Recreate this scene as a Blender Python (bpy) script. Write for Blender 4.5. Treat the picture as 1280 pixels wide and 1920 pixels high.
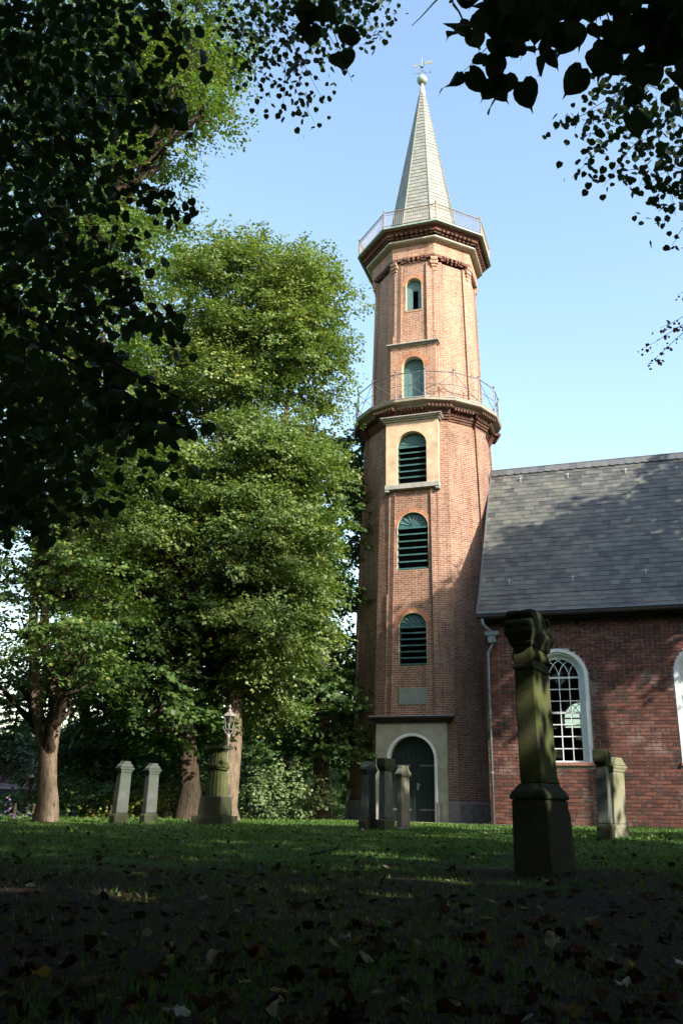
import bpy, math, random
import numpy as np
from mathutils import Vector, Matrix
PI = math.pi
for o in list(bpy.data.objects): bpy.data.objects.remove(o)
S = bpy.context.scene
COL = S.collection

# ------------------------------------------------------------------ camera, sky, sun, exposure
FPX, H = 1650.0, .55
TH, RO = math.atan(554/1650), .019
ct, st, cr, sr = math.cos(TH), math.sin(TH), math.cos(RO), math.sin(RO)
cam = bpy.data.objects.new('camera', bpy.data.cameras.new('camera')); COL.objects.link(cam)
R0, U0, F0 = Vector((1,0,0)), Vector((0,-st,ct)), Vector((0,ct,st))
Rc, Uc = cr*R0+sr*U0, -sr*R0+cr*U0
m = Matrix((Rc, Uc, -F0)).transposed().to_4x4(); m.translation = (0,0,H)
cam.matrix_world = m
cam.data.sensor_fit = 'VERTICAL'; cam.data.sensor_height = 36; cam.data.lens = FPX/1920*36
cam.data.clip_start = .05; cam.data.clip_end = 3000
S.camera = cam
SUN_AZ, SUN_EL = 43.5, 32.0            # azimuth from "towards the camera" to the right
az, el = math.radians(SUN_AZ), math.radians(SUN_EL)
sdir = Vector((math.sin(az)*math.cos(el), -math.cos(az)*math.cos(el), math.sin(el)))
W = bpy.data.worlds.new('World'); S.world = W; W.use_nodes = True
wn = W.node_tree; bg = wn.nodes['Background']
sky = wn.nodes.new('ShaderNodeTexSky'); sky.sky_type = 'NISHITA'; sky.sun_disc = False
sky.sun_elevation = el; sky.sun_rotation = math.atan2(sdir.x, sdir.y)
sky.altitude = 0; sky.air_density = 1.6; sky.dust_density = 1.8; sky.ozone_density = 2.0
wn.links.new(sky.outputs[0], bg.inputs[0]); bg.inputs[1].default_value = .14
sl = bpy.data.lights.new('sun', 'SUN'); sl.energy = 3.6; sl.angle = math.radians(.53); sl.color = (1,.93,.82)
so = bpy.data.objects.new('sun', sl); COL.objects.link(so); so.rotation_euler = sdir.to_track_quat('Z','Y').to_euler()
S.view_settings.view_transform = 'Standard'; S.view_settings.look = 'None'
S.view_settings.gamma = 1; S.view_settings.use_curve_mapping = False
S.view_settings.exposure = 1.45

# ------------------------------------------------------------------ helpers
def ray(px, py):
    dx, dy = (px-640)/FPX, (960-py)/FPX
    dx, dy = dx*cr-dy*sr, dx*sr+dy*cr
    return Vector((dx, ct-dy*st, st+dy*ct))
def at(px, py, Y):
    d = ray(px, py); t = Y/d.y
    return Vector((d.x*t, Y, H+d.z*t))
def sstep(a, b, x):
    t = min(1, max(0, (x-a)/(b-a))); return t*t*(3-2*t)
def gz(x, y):
    return .15*sstep(6, 27, y) + .012*math.sin(x*.9+y*.5) + .01*math.sin(x*2.1-y*1.3)*(1 if y < 24 else 0)
def tag(o, label=None, cat=None, group=None, kind=None):
    if label: o['label'] = label
    if cat: o['category'] = cat
    if group: o['group'] = group
    if kind: o['kind'] = kind
    return o
def empty(name, loc, rz=0, label=None, cat=None, group=None):
    o = bpy.data.objects.new(name, None); COL.objects.link(o)
    o.location = loc; o.rotation_euler = (0,0,rz); o.empty_display_size = .2
    return tag(o, label, cat, group)
class MB:
    def __init__(s): s.v = []; s.f = []
    def add(s, vs, fs):
        k = len(s.v); s.v += [tuple(p) for p in vs]; s.f += [tuple(i+k for i in f) for f in fs]; return s
    def box(s, x0, x1, y0, y1, z0, z1):
        return s.add([(x0,y0,z0),(x1,y0,z0),(x1,y1,z0),(x0,y1,z0),(x0,y0,z1),(x1,y0,z1),(x1,y1,z1),(x0,y1,z1)],
            [(0,3,2,1),(4,5,6,7),(0,1,5,4),(1,2,6,5),(2,3,7,6),(3,0,4,7)])
    def tube(s, pts, r, n=8, cap=True):
        pts = [Vector(p) for p in pts]; rs = r if isinstance(r, (list,tuple)) else [r]*len(pts)
        k = len(s.v); prev = None
        for i, p in enumerate(pts):
            d = (pts[min(i+1,len(pts)-1)]-pts[max(i-1,0)]).normalized()
            if prev is None:
                a = d.cross(Vector((0,0,1)) if abs(d.z) < .9 else Vector((1,0,0))).normalized()
            else: a = (prev - d*prev.dot(d)).normalized()
            prev = a; b = d.cross(a)
            for j in range(n):
                t = 2*PI*j/n; s.v.append(tuple(p + a*math.cos(t)*rs[i] + b*math.sin(t)*rs[i]))
        for i in range(len(pts)-1):
            for j in range(n):
                s.f.append((k+i*n+j, k+i*n+(j+1)%n, k+(i+1)*n+(j+1)%n, k+(i+1)*n+j))
        if cap:
            s.f.append(tuple(k+j for j in range(n))[::-1]); s.f.append(tuple(k+(len(pts)-1)*n+j for j in range(n)))
        return s
    def rings(s, rings, cap0=True, cap1=True, skip=()):
        k = len(s.v); n = len(rings[0])
        for r in rings: s.v += [tuple(p) for p in r]
        for i in range(len(rings)-1):
            for j in range(n):
                if j in skip: continue
                s.f.append((k+i*n+j, k+i*n+(j+1)%n, k+(i+1)*n+(j+1)%n, k+(i+1)*n+j))
        if cap0: s.f.append(tuple(k+j for j in range(n))[::-1])
        if cap1: s.f.append(tuple(k+(len(rings)-1)*n+j for j in range(n)))
        return s
    def lathe(s, prof, n=16, c=(0,0), cap=True):
        return s.rings([[(c[0]+r*math.cos(2*PI*j/n), c[1]+r*math.sin(2*PI*j/n), z) for j in range(n)] for r, z in prof], cap, cap)
    def extrude(s, poly, y0, y1):                 # poly in (x,z); y0/y1 numbers or functions of z
        f0 = y0 if callable(y0) else (lambda z: y0); f1 = y1 if callable(y1) else (lambda z: y1)
        n = len(poly); k = len(s.v)
        s.v += [(x, f0(z), z) for x, z in poly] + [(x, f1(z), z) for x, z in poly]
        s.f.append(tuple(range(k, k+n))); s.f.append(tuple(range(k+n, k+2*n))[::-1])
        for i in range(n):
            j = (i+1)%n; s.f.append((k+i, k+n+i, k+n+j, k+j))
        return s
    def build(s, name, mat, parent=None, smooth=False, bevel=0, kind=None, recalc=True, uv=True):
        me = bpy.data.meshes.new(name); me.from_pydata(s.v, [], s.f); me.update()
        if recalc:
            import bmesh
            b = bmesh.new(); b.from_mesh(me); bmesh.ops.recalc_face_normals(b, faces=b.faces)
            b.to_mesh(me); b.free()
        if bevel:
            import bmesh
            b = bmesh.new(); b.from_mesh(me)
            bmesh.ops.bevel(b, geom=[e for e in b.edges if len(e.link_faces)==2 and e.calc_face_angle(0) > .5], offset=bevel, segments=1, affect='EDGES')
            b.to_mesh(me); b.free()
        if uv: auto_uv(me)
        if smooth: me.polygons.foreach_set('use_smooth', [True]*len(me.polygons))
        me.materials.append(mat)
        o = bpy.data.objects.new(name, me); COL.objects.link(o)
        if parent: o.parent = parent
        if kind: o['kind'] = kind
        return o
def auto_uv(me):                                  # metres on every face, v up
    n = len(me.polygons)
    if not n: return
    nor = np.empty(n*3, 'f'); me.polygons.foreach_get('normal', nor); nor = nor.reshape(-1,3)
    tot = np.empty(n, 'i'); me.polygons.foreach_get('loop_total', tot)
    vi = np.empty(len(me.loops), 'i'); me.loops.foreach_get('vertex_index', vi)
    co = np.empty(len(me.vertices)*3, 'f'); me.vertices.foreach_get('co', co); co = co.reshape(-1,3)
    fn = np.repeat(nor, tot, axis=0); p = co[vi]
    u = np.stack([-fn[:,1], fn[:,0], np.zeros(len(fn))], 1); l = np.linalg.norm(u, axis=1)
    u[l < .05] = (1,0,0); u /= np.linalg.norm(u, axis=1)[:,None]
    v = np.cross(fn, u)
    uvl = me.uv_layers.new(name='UVMap')
    uvl.data.foreach_set('uv', np.stack([(p*u).sum(1), (p*v).sum(1)], 1).astype('f').ravel())
def npmesh(name, V, F, k, mat, parent=None, kind=None, smooth=False):   # V (n,3), F (m,k)
    me = bpy.data.meshes.new(name); V = np.asarray(V,'f'); F = np.asarray(F,'i')
    me.vertices.add(len(V)); me.vertices.foreach_set('co', V.ravel())
    me.loops.add(F.size); me.loops.foreach_set('vertex_index', F.ravel())
    me.polygons.add(len(F)); me.polygons.foreach_set('loop_start', np.arange(0,F.size,k,dtype='i'))
    me.polygons.foreach_set('loop_total', np.full(len(F),k,'i')); me.update(calc_edges=True)
    if smooth: me.polygons.foreach_set('use_smooth', [True]*len(F))
    me.materials.append(mat)
    o = bpy.data.objects.new(name, me); COL.objects.link(o)
    if parent: o.parent = parent
    if kind: o['kind'] = kind
    return o

# ------------------------------------------------------------------ materials
MATS = {}
class NT:
    def __init__(s, name):
        s.m = bpy.data.materials.new(name); s.m.use_nodes = True; s.t = s.m.node_tree
        s.b = s.t.nodes['Principled BSDF']; s.out = s.t.nodes['Material Output']; MATS[name] = s.m
    def n(s, typ, **kw):
        o = s.t.nodes.new('ShaderNode'+typ)
        for k, v in kw.items():
            if k.startswith('i_'): o.inputs[k[2:].replace('_',' ')].default_value = v
            else: setattr(o, k, v)
        return o
    def l(s, a, b): s.t.links.new(a, b)
    def ramp(s, fac, stops):
        r = s.t.nodes.new('ShaderNodeValToRGB'); s.l(fac, r.inputs[0]); e = r.color_ramp.elements
        while len(e) < len(stops): e.new(.5)
        for i, (p, c) in enumerate(stops): e[i].position = p; e[i].color = (*c, 1) if len(c) == 3 else c
        return r.outputs[0]
    def mix(s, fac, a, b, mode='MIX'):
        r = s.t.nodes.new('ShaderNodeMix'); r.data_type = 'RGBA'; r.blend_type = mode
        for v, i in ((fac,0),(a,6),(b,7)):
            if hasattr(v, 'links'): s.l(v, r.inputs[i])
            elif i == 0: r.inputs[0].default_value = v
            else: r.inputs[i].default_value = (*v, 1)
        return r.outputs[2]
    def noise(s, scale, detail=4, rough=.6, vec=None, fac=True):
        r = s.n('TexNoise'); r.inputs['Scale'].default_value = scale; r.inputs['Detail'].default_value = detail
        r.inputs['Roughness'].default_value = rough
        if vec is None: vec = s.n('TexCoord').outputs['Object']
        s.l(vec, r.inputs['Vector']); return r.outputs['Fac']
    def wpos(s): return s.n('NewGeometry').outputs['Position']
    def rnd(s):
        g = s.n('NewGeometry').outputs['Random Per Island']; o = s.n('ObjectInfo').outputs['Random']
        a = s.n('Math', operation='ADD'); s.l(g, a.inputs[0]); s.l(o, a.inputs[1])
        f = s.n('Math', operation='FRACT'); s.l(a.outputs[0], f.inputs[0]); return f.outputs[0]
    def bump(s, h, strength=.3, dist=.01):
        b = s.n('Bump'); b.inputs['Strength'].default_value = strength; b.inputs['Distance'].default_value = dist
        s.l(h, b.inputs['Height']); s.l(b.outputs[0], s.b.inputs['Normal'])
    def base(s, c): s.l(c, s.b.inputs['Base Color'])
def simple(name, col, rough=.7, var=.25, scale=6, bump=.2, metal=0, spec=.3, dist=.01):
    t = NT(name); t.b.inputs['Roughness'].default_value = rough; t.b.inputs['Metallic'].default_value = metal
    t.b.inputs['Specular IOR Level'].default_value = spec
    n = t.noise(scale)
    lo = tuple(c*(1-var) for c in col); hi = tuple(min(1,c*(1+var)) for c in col)
    t.base(t.ramp(n, [(.3, lo), (.7, hi)]))
    if bump: t.bump(t.noise(scale*5), bump, dist)
    return t.m
def brick_mat(name, c1, c2, mortar, bw=.235, bh=.078, ms=.011, pale=.0, stain=.5, weather=None):
    t = NT(name); uv = t.n('TexCoord').outputs['UV']
    b = t.n('TexBrick'); t.l(uv, b.inputs['Vector'])
    b.inputs['Scale'].default_value = 1; b.inputs['Brick Width'].default_value = bw; b.inputs['Row Height'].default_value = bh
    b.inputs['Mortar Size'].default_value = ms; b.inputs['Mortar Smooth'].default_value = .2; b.inputs['Bias'].default_value = 0
    b.inputs['Color1'].default_value = (*c1,1); b.inputs['Color2'].default_value = (*c2,1); b.inputs['Mortar'].default_value = (*mortar,1)
    w = t.noise(9, 3, .7, uv)
    dk = t.ramp(w, [(.3, (.62,.6,.6)), (.55, (1,1,1)), (.8, (1.25,1.2,1.15))])
    c = t.mix(.8, b.outputs['Color'], dk, 'MULTIPLY')
    big = t.noise(.6, 5, .65)
    c = t.mix(stain, c, t.ramp(big, [(.35, (.62,.62,.6)), (.6, (1.05,1.02,1.0))]), 'MULTIPLY')
    mp = t.n('Mapping'); mp.inputs['Scale'].default_value = (3.2,.35,1); t.l(uv, mp.inputs['Vector'])
    c = t.mix(.75, c, t.ramp(t.noise(1.0, 5, .7, mp.outputs[0]), [(.32,(.5,.48,.46)),(.5,(1,1,1)),(.75,(1.12,1.1,1.06))]), 'MULTIPLY')
    if weather:
        wv = t.noise(1.7, 6, .75)
        c = t.mix(t.ramp(wv, [(.52, (0,0,0)), (.7, (weather[3],)*3)]), c, weather[:3])
    t.base(c); t.b.inputs['Roughness'].default_value = .85; t.b.inputs['Specular IOR Level'].default_value = .2
    inv = t.n('Math', operation='SUBTRACT'); inv.inputs[0].default_value = 1; t.l(b.outputs['Fac'], inv.inputs[1])
    ad = t.n('Math', operation='MULTIPLY_ADD'); t.l(w, ad.inputs[0]); ad.inputs[1].default_value = .35; t.l(inv.outputs[0], ad.inputs[2])
    t.bump(ad.outputs[0], .7, .012)
    return t.m
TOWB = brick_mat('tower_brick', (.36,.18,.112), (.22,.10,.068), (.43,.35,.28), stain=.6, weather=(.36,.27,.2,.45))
SOOT_SHADE = brick_mat('sooty_shaded_corbel_brick', (.24,.09,.06), (.12,.05,.04), (.14,.11,.09), stain=.9, weather=(.05,.045,.04,.7))  # grime, plus dark undersides of the tiers put into the colour
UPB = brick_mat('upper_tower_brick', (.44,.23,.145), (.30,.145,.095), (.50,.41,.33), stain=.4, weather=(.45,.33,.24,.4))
def piece_mat(name, stops, rough=.85, nscale=20, bump=.4, var=(.75,1.2), weather=None, dist=.006, spec=.25):
    t = NT(name); c = t.ramp(t.rnd(), stops)
    n = t.noise(nscale, 4, .7, t.wpos())
    c = t.mix(1, c, t.ramp(n, [(.25,(var[0],)*3),(.75,(var[1],)*3)]), 'MULTIPLY')
    if weather:
        wv = t.noise(weather[4], 6, .75, t.wpos())
        c = t.mix(t.ramp(wv, [(weather[5],(0,0,0)),(weather[5]+.12,(weather[3],)*3)]), c, weather[:3])
    t.base(c); t.b.inputs['Roughness'].default_value = rough; t.b.inputs['Specular IOR Level'].default_value = spec
    t.bump(n, bump, dist); return t.m
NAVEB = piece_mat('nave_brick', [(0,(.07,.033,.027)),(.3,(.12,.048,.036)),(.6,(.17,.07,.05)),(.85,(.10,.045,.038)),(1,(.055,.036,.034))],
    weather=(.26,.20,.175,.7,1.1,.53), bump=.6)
MORTAR = simple('lime_mortar', (.50,.45,.40), .95, .25, 12, .4)
NAVEW = brick_mat('nave_wall_brick', (.3,.09,.055), (.18,.06,.04), (.36,.3,.26), weather=(.3,.26,.23,.5))
VOUS = piece_mat('arch_brick', [(0,(.42,.17,.09)),(.5,(.5,.25,.14)),(1,(.34,.13,.08))])
SLATE = piece_mat('roof_slate', [(0,(.058,.058,.055)),(.5,(.092,.091,.083)),(.9,(.125,.123,.108)),(1,(.16,.155,.128))], rough=.55, nscale=5,
    weather=(.17,.17,.13,.55,.7,.5), spec=.5)
SPIRES = piece_mat('spire_slate', [(0,(.20,.21,.185)),(.5,(.235,.245,.21)),(1,(.275,.28,.235))], rough=.5, nscale=8, weather=(.36,.35,.24,.4,1.3,.55), var=(.88,1.1), bump=.25, spec=.5)
COPPER = simple('green_copper', (.28,.36,.32), .5, .25, 5, .1)
VERGE = simple('verge_lead', (.10,.105,.11), .5, .2, 8, .15)
LEAD = simple('lead_sheet', (.34,.35,.36), .5, .2, 8, .15)
RENDER = simple('ochre_render', (.54,.40,.27), .9, .22, 3, .3)
REVEAL = simple('reveal_limewash', (.46,.38,.25), .9, .15, 5, .2)
PLASTER = simple('grey_plaster', (.33,.31,.24), .9, .22, 2.5, .3)
WHITE = simple('white_stucco', (.68,.7,.72), .7, .06, 5, .1)
WOODW = simple('white_paint', (.72,.75,.75), .45, .06, 10, .05)
GREENP = simple('green_paint', (.045,.12,.115), .45, .2, 10, .1, spec=.5)
GREENL = simple('pale_green_paint', (.10,.18,.185), .5, .15, 8, .1)
DOORM = simple('dark_green_door', (.006,.017,.014), .45, .2, 14, .1, spec=.5)
STONE = simple('sill_stone', (.33,.32,.28), .85, .25, 8, .4)
CORN = simple('cornice_stone', (.22,.2,.18), .8, .3, 6, .4)
WHITEC = simple('pale_moulding', (.40,.37,.30), .7, .2, 6, .2)
DARKW = simple('dark_cornice_wood', (.035,.028,.026), .6, .3, 8, .2)
IRON = simple('grey_iron', (.15,.16,.18), .5, .25, 20, .1, metal=.3)
BRONZE = simple('rusted_railing', (.26,.2,.15), .55, .3, 12, .2)
ZINC = simple('zinc', (.20,.26,.30), .5, .2, 5, .05, metal=.2)
PIPED = simple('dark_pipe', (.05,.04,.04), .6, .2, 8, .1)
SLAB = simple('gallery_slab', (.30,.26,.20), .8, .2, 4, .3)
GOLD = simple('gilt', (.75,.6,.25), .35, .15, 10, 0, metal=.8)
DARKI = simple('dark_interior', (.012,.011,.01), .9, .2, 3, 0)  # near-black: the unlit inside put into the colour
BARKD = simple('dark_bark', (.09,.07,.05), .95, .45, 9, 1, dist=.04)
def bark(name, col, k):
    t = NT(name); mp = t.n('Mapping'); mp.inputs['Scale'].default_value = (1,1,.16); t.l(t.n('TexCoord').outputs['Object'], mp.inputs['Vector'])
    n = t.noise(16, 6, .75, mp.outputs[0]); b = t.noise(1.5, 4, .6)
    c = t.ramp(n, [(.35,tuple(v*.3 for v in col)),(.5,col),(.7,tuple(min(1,v*1.35) for v in col))])
    t.base(t.mix(1, c, t.ramp(b, [(.3,(.6,.65,.6)),(.7,(1.15,1.1,1.05))]), 'MULTIPLY')); t.b.inputs['Roughness'].default_value = .95; t.b.inputs['Specular IOR Level'].default_value = .1
    t.bump(n, 1.0, .08*k); return t.m
BARKL = bark('sunlit_bark', (.25,.19,.14), 1); BARKD = bark('dark_bark_ridged', (.085,.065,.05), 1)  # lighter copy for sunlit trunks, darker for the rest: light put into the colour
def glass():
    t = NT('window_glass'); nt = t
    g = t.n('BsdfGlossy'); g.inputs['Roughness'].default_value = .03; g.inputs['Color'].default_value = (.9,.95,1,1)
    tr = t.n('BsdfTransparent'); tr.inputs['Color'].default_value = (.82,.86,.86,1)
    f = t.n('Fresnel'); f.inputs['IOR'].default_value = 1.5
    mx = t.n('MixShader'); t.l(f.outputs[0], mx.inputs[0]); t.l(tr.outputs[0], mx.inputs[1]); t.l(g.outputs[0], mx.inputs[2])
    t.l(mx.outputs[0], t.out.inputs['Surface']); return t.m
GLASS = glass()
def leaf_mat(name, stops, trans=.35, rough=.5, spec=.35, tcol=(1.25,1.35,.55)):
    t = NT(name); c = t.ramp(t.rnd(), stops)
    n = t.noise(.35, 2, .5, t.wpos())
    c = t.mix(1, c, t.ramp(n, [(.3,(.75,.85,.8)),(.7,(1.25,1.15,1.05))]), 'MULTIPLY')
    t.base(c); t.b.inputs['Roughness'].default_value = rough; t.b.inputs['Specular IOR Level'].default_value = spec
    tr = t.n('BsdfTranslucent'); t.l(t.mix(1, c, tcol, 'MULTIPLY'), tr.inputs['Color'])
    mx = t.n('MixShader'); mx.inputs[0].default_value = trans
    t.l(t.b.outputs[0], mx.inputs[1]); t.l(tr.outputs[0], mx.inputs[2]); t.l(mx.outputs[0], t.out.inputs['Surface'])
    return t.m
LINDEN = leaf_mat('linden_leaf', [(0,(.09,.15,.04)),(.4,(.13,.195,.055)),(.8,(.175,.235,.075)),(.97,(.2,.24,.085)),(.985,(.4,.34,.08)),(1,(.3,.26,.06))], rough=.45, spec=.45)
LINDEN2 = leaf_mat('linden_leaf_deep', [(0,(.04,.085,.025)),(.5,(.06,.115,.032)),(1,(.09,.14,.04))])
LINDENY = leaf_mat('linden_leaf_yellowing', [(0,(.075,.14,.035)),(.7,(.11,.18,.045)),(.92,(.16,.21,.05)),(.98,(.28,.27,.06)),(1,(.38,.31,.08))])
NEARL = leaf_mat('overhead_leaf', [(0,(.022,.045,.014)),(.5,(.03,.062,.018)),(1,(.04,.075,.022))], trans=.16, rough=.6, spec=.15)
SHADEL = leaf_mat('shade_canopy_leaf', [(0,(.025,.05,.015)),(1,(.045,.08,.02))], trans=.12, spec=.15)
SHRUB = leaf_mat('shrub_leaf', [(0,(.06,.11,.03)),(.6,(.1,.16,.045)),(1,(.16,.2,.06))])
PALESH = leaf_mat('pale_shrub_leaf', [(0,(.12,.18,.08)),(.6,(.17,.24,.12)),(1,(.22,.29,.14))])
YELSH = leaf_mat('yellow_shrub_leaf', [(0,(.12,.16,.03)),(.6,(.2,.22,.04)),(1,(.4,.3,.06))])
SPRUCE = leaf_mat('blue_spruce_needle', [(0,(.13,.2,.19)),(1,(.22,.3,.29))], trans=.05)
CONIF = leaf_mat('conifer_needle', [(0,(.08,.14,.06)),(1,(.14,.2,.085))], trans=.1)
COPB = leaf_mat('copper_leaf', [(0,(.09,.035,.025)),(1,(.14,.06,.035))], trans=.25)
PURPLE = leaf_mat('purple_petal', [(0,(.28,.14,.5)),(1,(.42,.25,.62))], trans=.3, tcol=(1,1,1))
GRASS = leaf_mat('grass_blade', [(0,(.05,.11,.02)),(.6,(.08,.165,.028)),(1,(.13,.2,.045))], trans=.3)
FALLEN = leaf_mat('fallen_leaf', [(0,(.025,.016,.011)),(.5,(.045,.027,.017)),(.84,(.08,.055,.03)),(.9,(.18,.15,.05)),(.96,(.16,.13,.09)),(1,(.36,.34,.3))], trans=.15, tcol=(1,1,1), rough=.9, spec=.05)
def stone_mat(name, c, moss, amount, seed=0):
    t = NT(name); co = t.n('TexCoord').outputs['Object']
    n = t.noise(2.2, 6, .7, co); f = t.noise(30, 4, .7, co)
    cc = t.mix(1, c, t.ramp(f, [(.3,(.75,)*3),(.7,(1.2,)*3)]), 'MULTIPLY')
    mo = t.mix(1, moss, t.ramp(t.noise(6,4,.6,co), [(.3,(.7,)*3),(.7,(1.25,)*3)]), 'MULTIPLY')
    c2 = t.mix(t.ramp(n, [(.5-amount*.4,(0,0,0)),(.5-amount*.4+.2,(.9,)*3)]), cc, mo)
    t.base(c2); t.b.inputs['Roughness'].default_value = .92; t.b.inputs['Specular IOR Level'].default_value = .15
    t.bump(f, .5, .008); return t.m
MOSSY = stone_mat('mossy_sandstone', (.085,.075,.052), (.085,.105,.03), .36)
MOSSL = stone_mat('light_mossy_sandstone', (.27,.25,.2), (.19,.2,.1), .3)  # paler copy of the mossy stone: one pillar's sunlight put into the colour
GREYST = stone_mat('grey_gravestone', (.115,.118,.112), (.07,.085,.065), .35)
BROWNST = stone_mat('brown_gravestone', (.20,.165,.14), (.12,.15,.085), .2)
DARKST = stone_mat('dark_mossy_stone', (.055,.055,.042), (.05,.06,.025), .4)

# ------------------------------------------------------------------ ground
def ground():
    xs = np.concatenate([[-1500,-400,-120,-60,-40], np.arange(-30,31,1.), [40,60,120,400,1500]])
    ys = np.concatenate([[-1500,-300,-80,-40,-20], np.arange(-10,50,1.), [55,70,120,400,1800]])
    V = [(x, y, gz(x,y) if (abs(x) < 35 and -12 < y < 52) else .15*sstep(6,27,y)) for y in ys for x in xs]
    nx = len(xs); F = [(j*nx+i, j*nx+i+1, (j+1)*nx+i+1, (j+1)*nx+i) for j in range(len(ys)-1) for i in range(nx-1)]
    t = NT('lawn'); p = t.wpos()
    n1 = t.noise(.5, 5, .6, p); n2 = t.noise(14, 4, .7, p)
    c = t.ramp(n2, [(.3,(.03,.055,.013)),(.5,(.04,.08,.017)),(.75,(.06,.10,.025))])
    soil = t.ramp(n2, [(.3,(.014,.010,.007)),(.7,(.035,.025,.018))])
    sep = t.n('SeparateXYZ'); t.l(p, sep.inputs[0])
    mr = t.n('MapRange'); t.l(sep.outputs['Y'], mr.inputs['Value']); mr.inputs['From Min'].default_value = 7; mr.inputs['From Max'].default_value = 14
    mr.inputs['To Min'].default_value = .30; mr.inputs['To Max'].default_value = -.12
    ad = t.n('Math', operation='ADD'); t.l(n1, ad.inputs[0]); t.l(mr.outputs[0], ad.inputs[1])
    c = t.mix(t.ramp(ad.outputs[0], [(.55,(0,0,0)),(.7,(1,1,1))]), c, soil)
    t.base(c); t.b.inputs['Roughness'].default_value = .95; t.b.inputs['Specular IOR Level'].default_value = .1
    t.bump(n2, .8, .03)
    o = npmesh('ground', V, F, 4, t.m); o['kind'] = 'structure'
ground()

# ------------------------------------------------------------------ the church: local frame on the tower axis
AL = math.radians(-18.5); C0 = Vector((3.32, 32, 0)); GZ = .13
def loc2w(u, w, z): return Vector((C0.x+u*math.cos(AL)+w*math.sin(AL), C0.y+u*math.sin(AL)-w*math.cos(AL), z))
T = empty('church_tower', (C0.x, C0.y, 0), AL, 'tall octagonal red brick church tower with slate spire and two railed galleries', 'tower')
N = empty('church_nave', (C0.x, C0.y, 0), AL, 'red brick church nave with steep slate roof and white arched windows beside the tower', 'church')
C225, S225 = math.cos(PI/8), math.sin(PI/8)
def RL(z): return 3.05-.033*z
def RU(z): return 2.72-.0255*z
def fdir(a): return (math.sin(a), -math.cos(a))           # azimuth from the front face towards +u
def ring(R, z, q, d, cham=True):
    pts = []; ap = R*C225
    for k in range(8):
        a = k*PI/4; n = fdir(a); t = (math.cos(a), math.sin(a))
        hs = R*S225; i = hs-q
        for (s, off) in ((-i,0),(-i,d),(i,d),(i,0)):
            pts.append((n[0]*(ap-off)+t[0]*s, n[1]*(ap-off)+t[1]*s, z))
    return pts
def octa(R, z, rot=PI/8):
    return [(R*math.sin(rot+k*PI/4), -R*math.cos(rot+k*PI/4), z) for k in range(8)]
def arcp(cx, hw, zs, a0, a1, n=14, rise=None):
    rise = rise or hw
    return [(cx+hw*math.cos(a0+(a1-a0)*i/n), zs+rise*math.sin(a0+(a1-a0)*i/n)) for i in range(n+1)]
def arch_panel(mb, x0, x1, z0, z1, cx, hw, zb, zs, y0, y1):
    L = [(x0,z0),(cx,z0),(cx,zb),(cx-hw,zb)] + arcp(cx,hw,zs,PI,PI/2) + [(cx,z1),(x0,z1)]
    Rr = [(cx,z0),(x1,z0),(x1,z1),(cx,z1)] + arcp(cx,hw,zs,PI/2,0) + [(cx+hw,zb),(cx,zb)]
    if abs(zb-z0) < 1e-4: L = L[:1]+L[3:]; Rr = Rr[1:-1]; L = L[:1]+[(cx-hw,z0)]+L[2:]; Rr = Rr[:-1]+[(cx+hw,z0)]
    mb.extrude(L, y0, y1); mb.extrude(Rr, y0, y1)
def arch_ring(mb, cx, hi, ho, zs, zb, y0, y1, n=16):
    P = [(cx-ho,zb)]+arcp(cx,ho,zs,PI,0,n)+[(cx+ho,zb),(cx+hi,zb)]+arcp(cx,hi,zs,0,PI,n)+[(cx-hi,zb)]
    mb.extrude(P, y0, y1)
def voussoirs(name, cx, hi, ho, zs, y0, y1, parent, n=19, mat=None):
    mb = MB()
    for i in range(n):
        a0 = PI*(i+.06)/n; a1 = PI*(i+.94)/n
        mb.extrude([(cx+hi*math.cos(a0),zs+hi*math.sin(a0)),(cx+ho*math.cos(a0),zs+ho*math.sin(a0)),(cx+ho*math.cos(a1),zs+ho*math.sin(a1)),(cx+hi*math.cos(a1),zs+hi*math.sin(a1))], y0, y1)
    mb.build(name, mat or VOUS, parent, kind='stuff')
CX = -.02
DL = .075
# lower shaft
mb = MB(); zs_ = [0, 14.1]
mb.rings([ring(RL(z), z, .38, DL) for z in zs_], cap0=False, cap1=True, skip=(1,))
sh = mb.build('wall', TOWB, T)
yl = lambda z: -(RL(z)*C225-DL); ylb = lambda z: -(RL(z)*C225-DL)+.34
mb = MB()
arch_panel(mb, -1.0, 1.0, 0, 4.4, CX, .745, 0, 2.05, yl, ylb)
arch_panel(mb, -.95, .95, 4.4, 7.6, CX, .49, 5.1, 6.42, yl, ylb)
arch_panel(mb, -.9, .9, 7.6, 11.2, CX, .57, 8.45, 10.0, yl, ylb)
arch_panel(mb, -.88, .88, 11.2, 14.1, CX, .55, 11.64, 13.12, yl, ylb)
mb.build('recessed_panel', TOWB, T)
# plinth
mb = MB(); mb.rings([ring(RL(0)+.09, .0, .42, .03), ring(RL(0)+.08, .72, .42, .03), ring(RL(0)+.0, .8, .42, .03)], cap0=False, cap1=False, skip=(1,))
mb.build('plinth', CORN, T)
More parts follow.
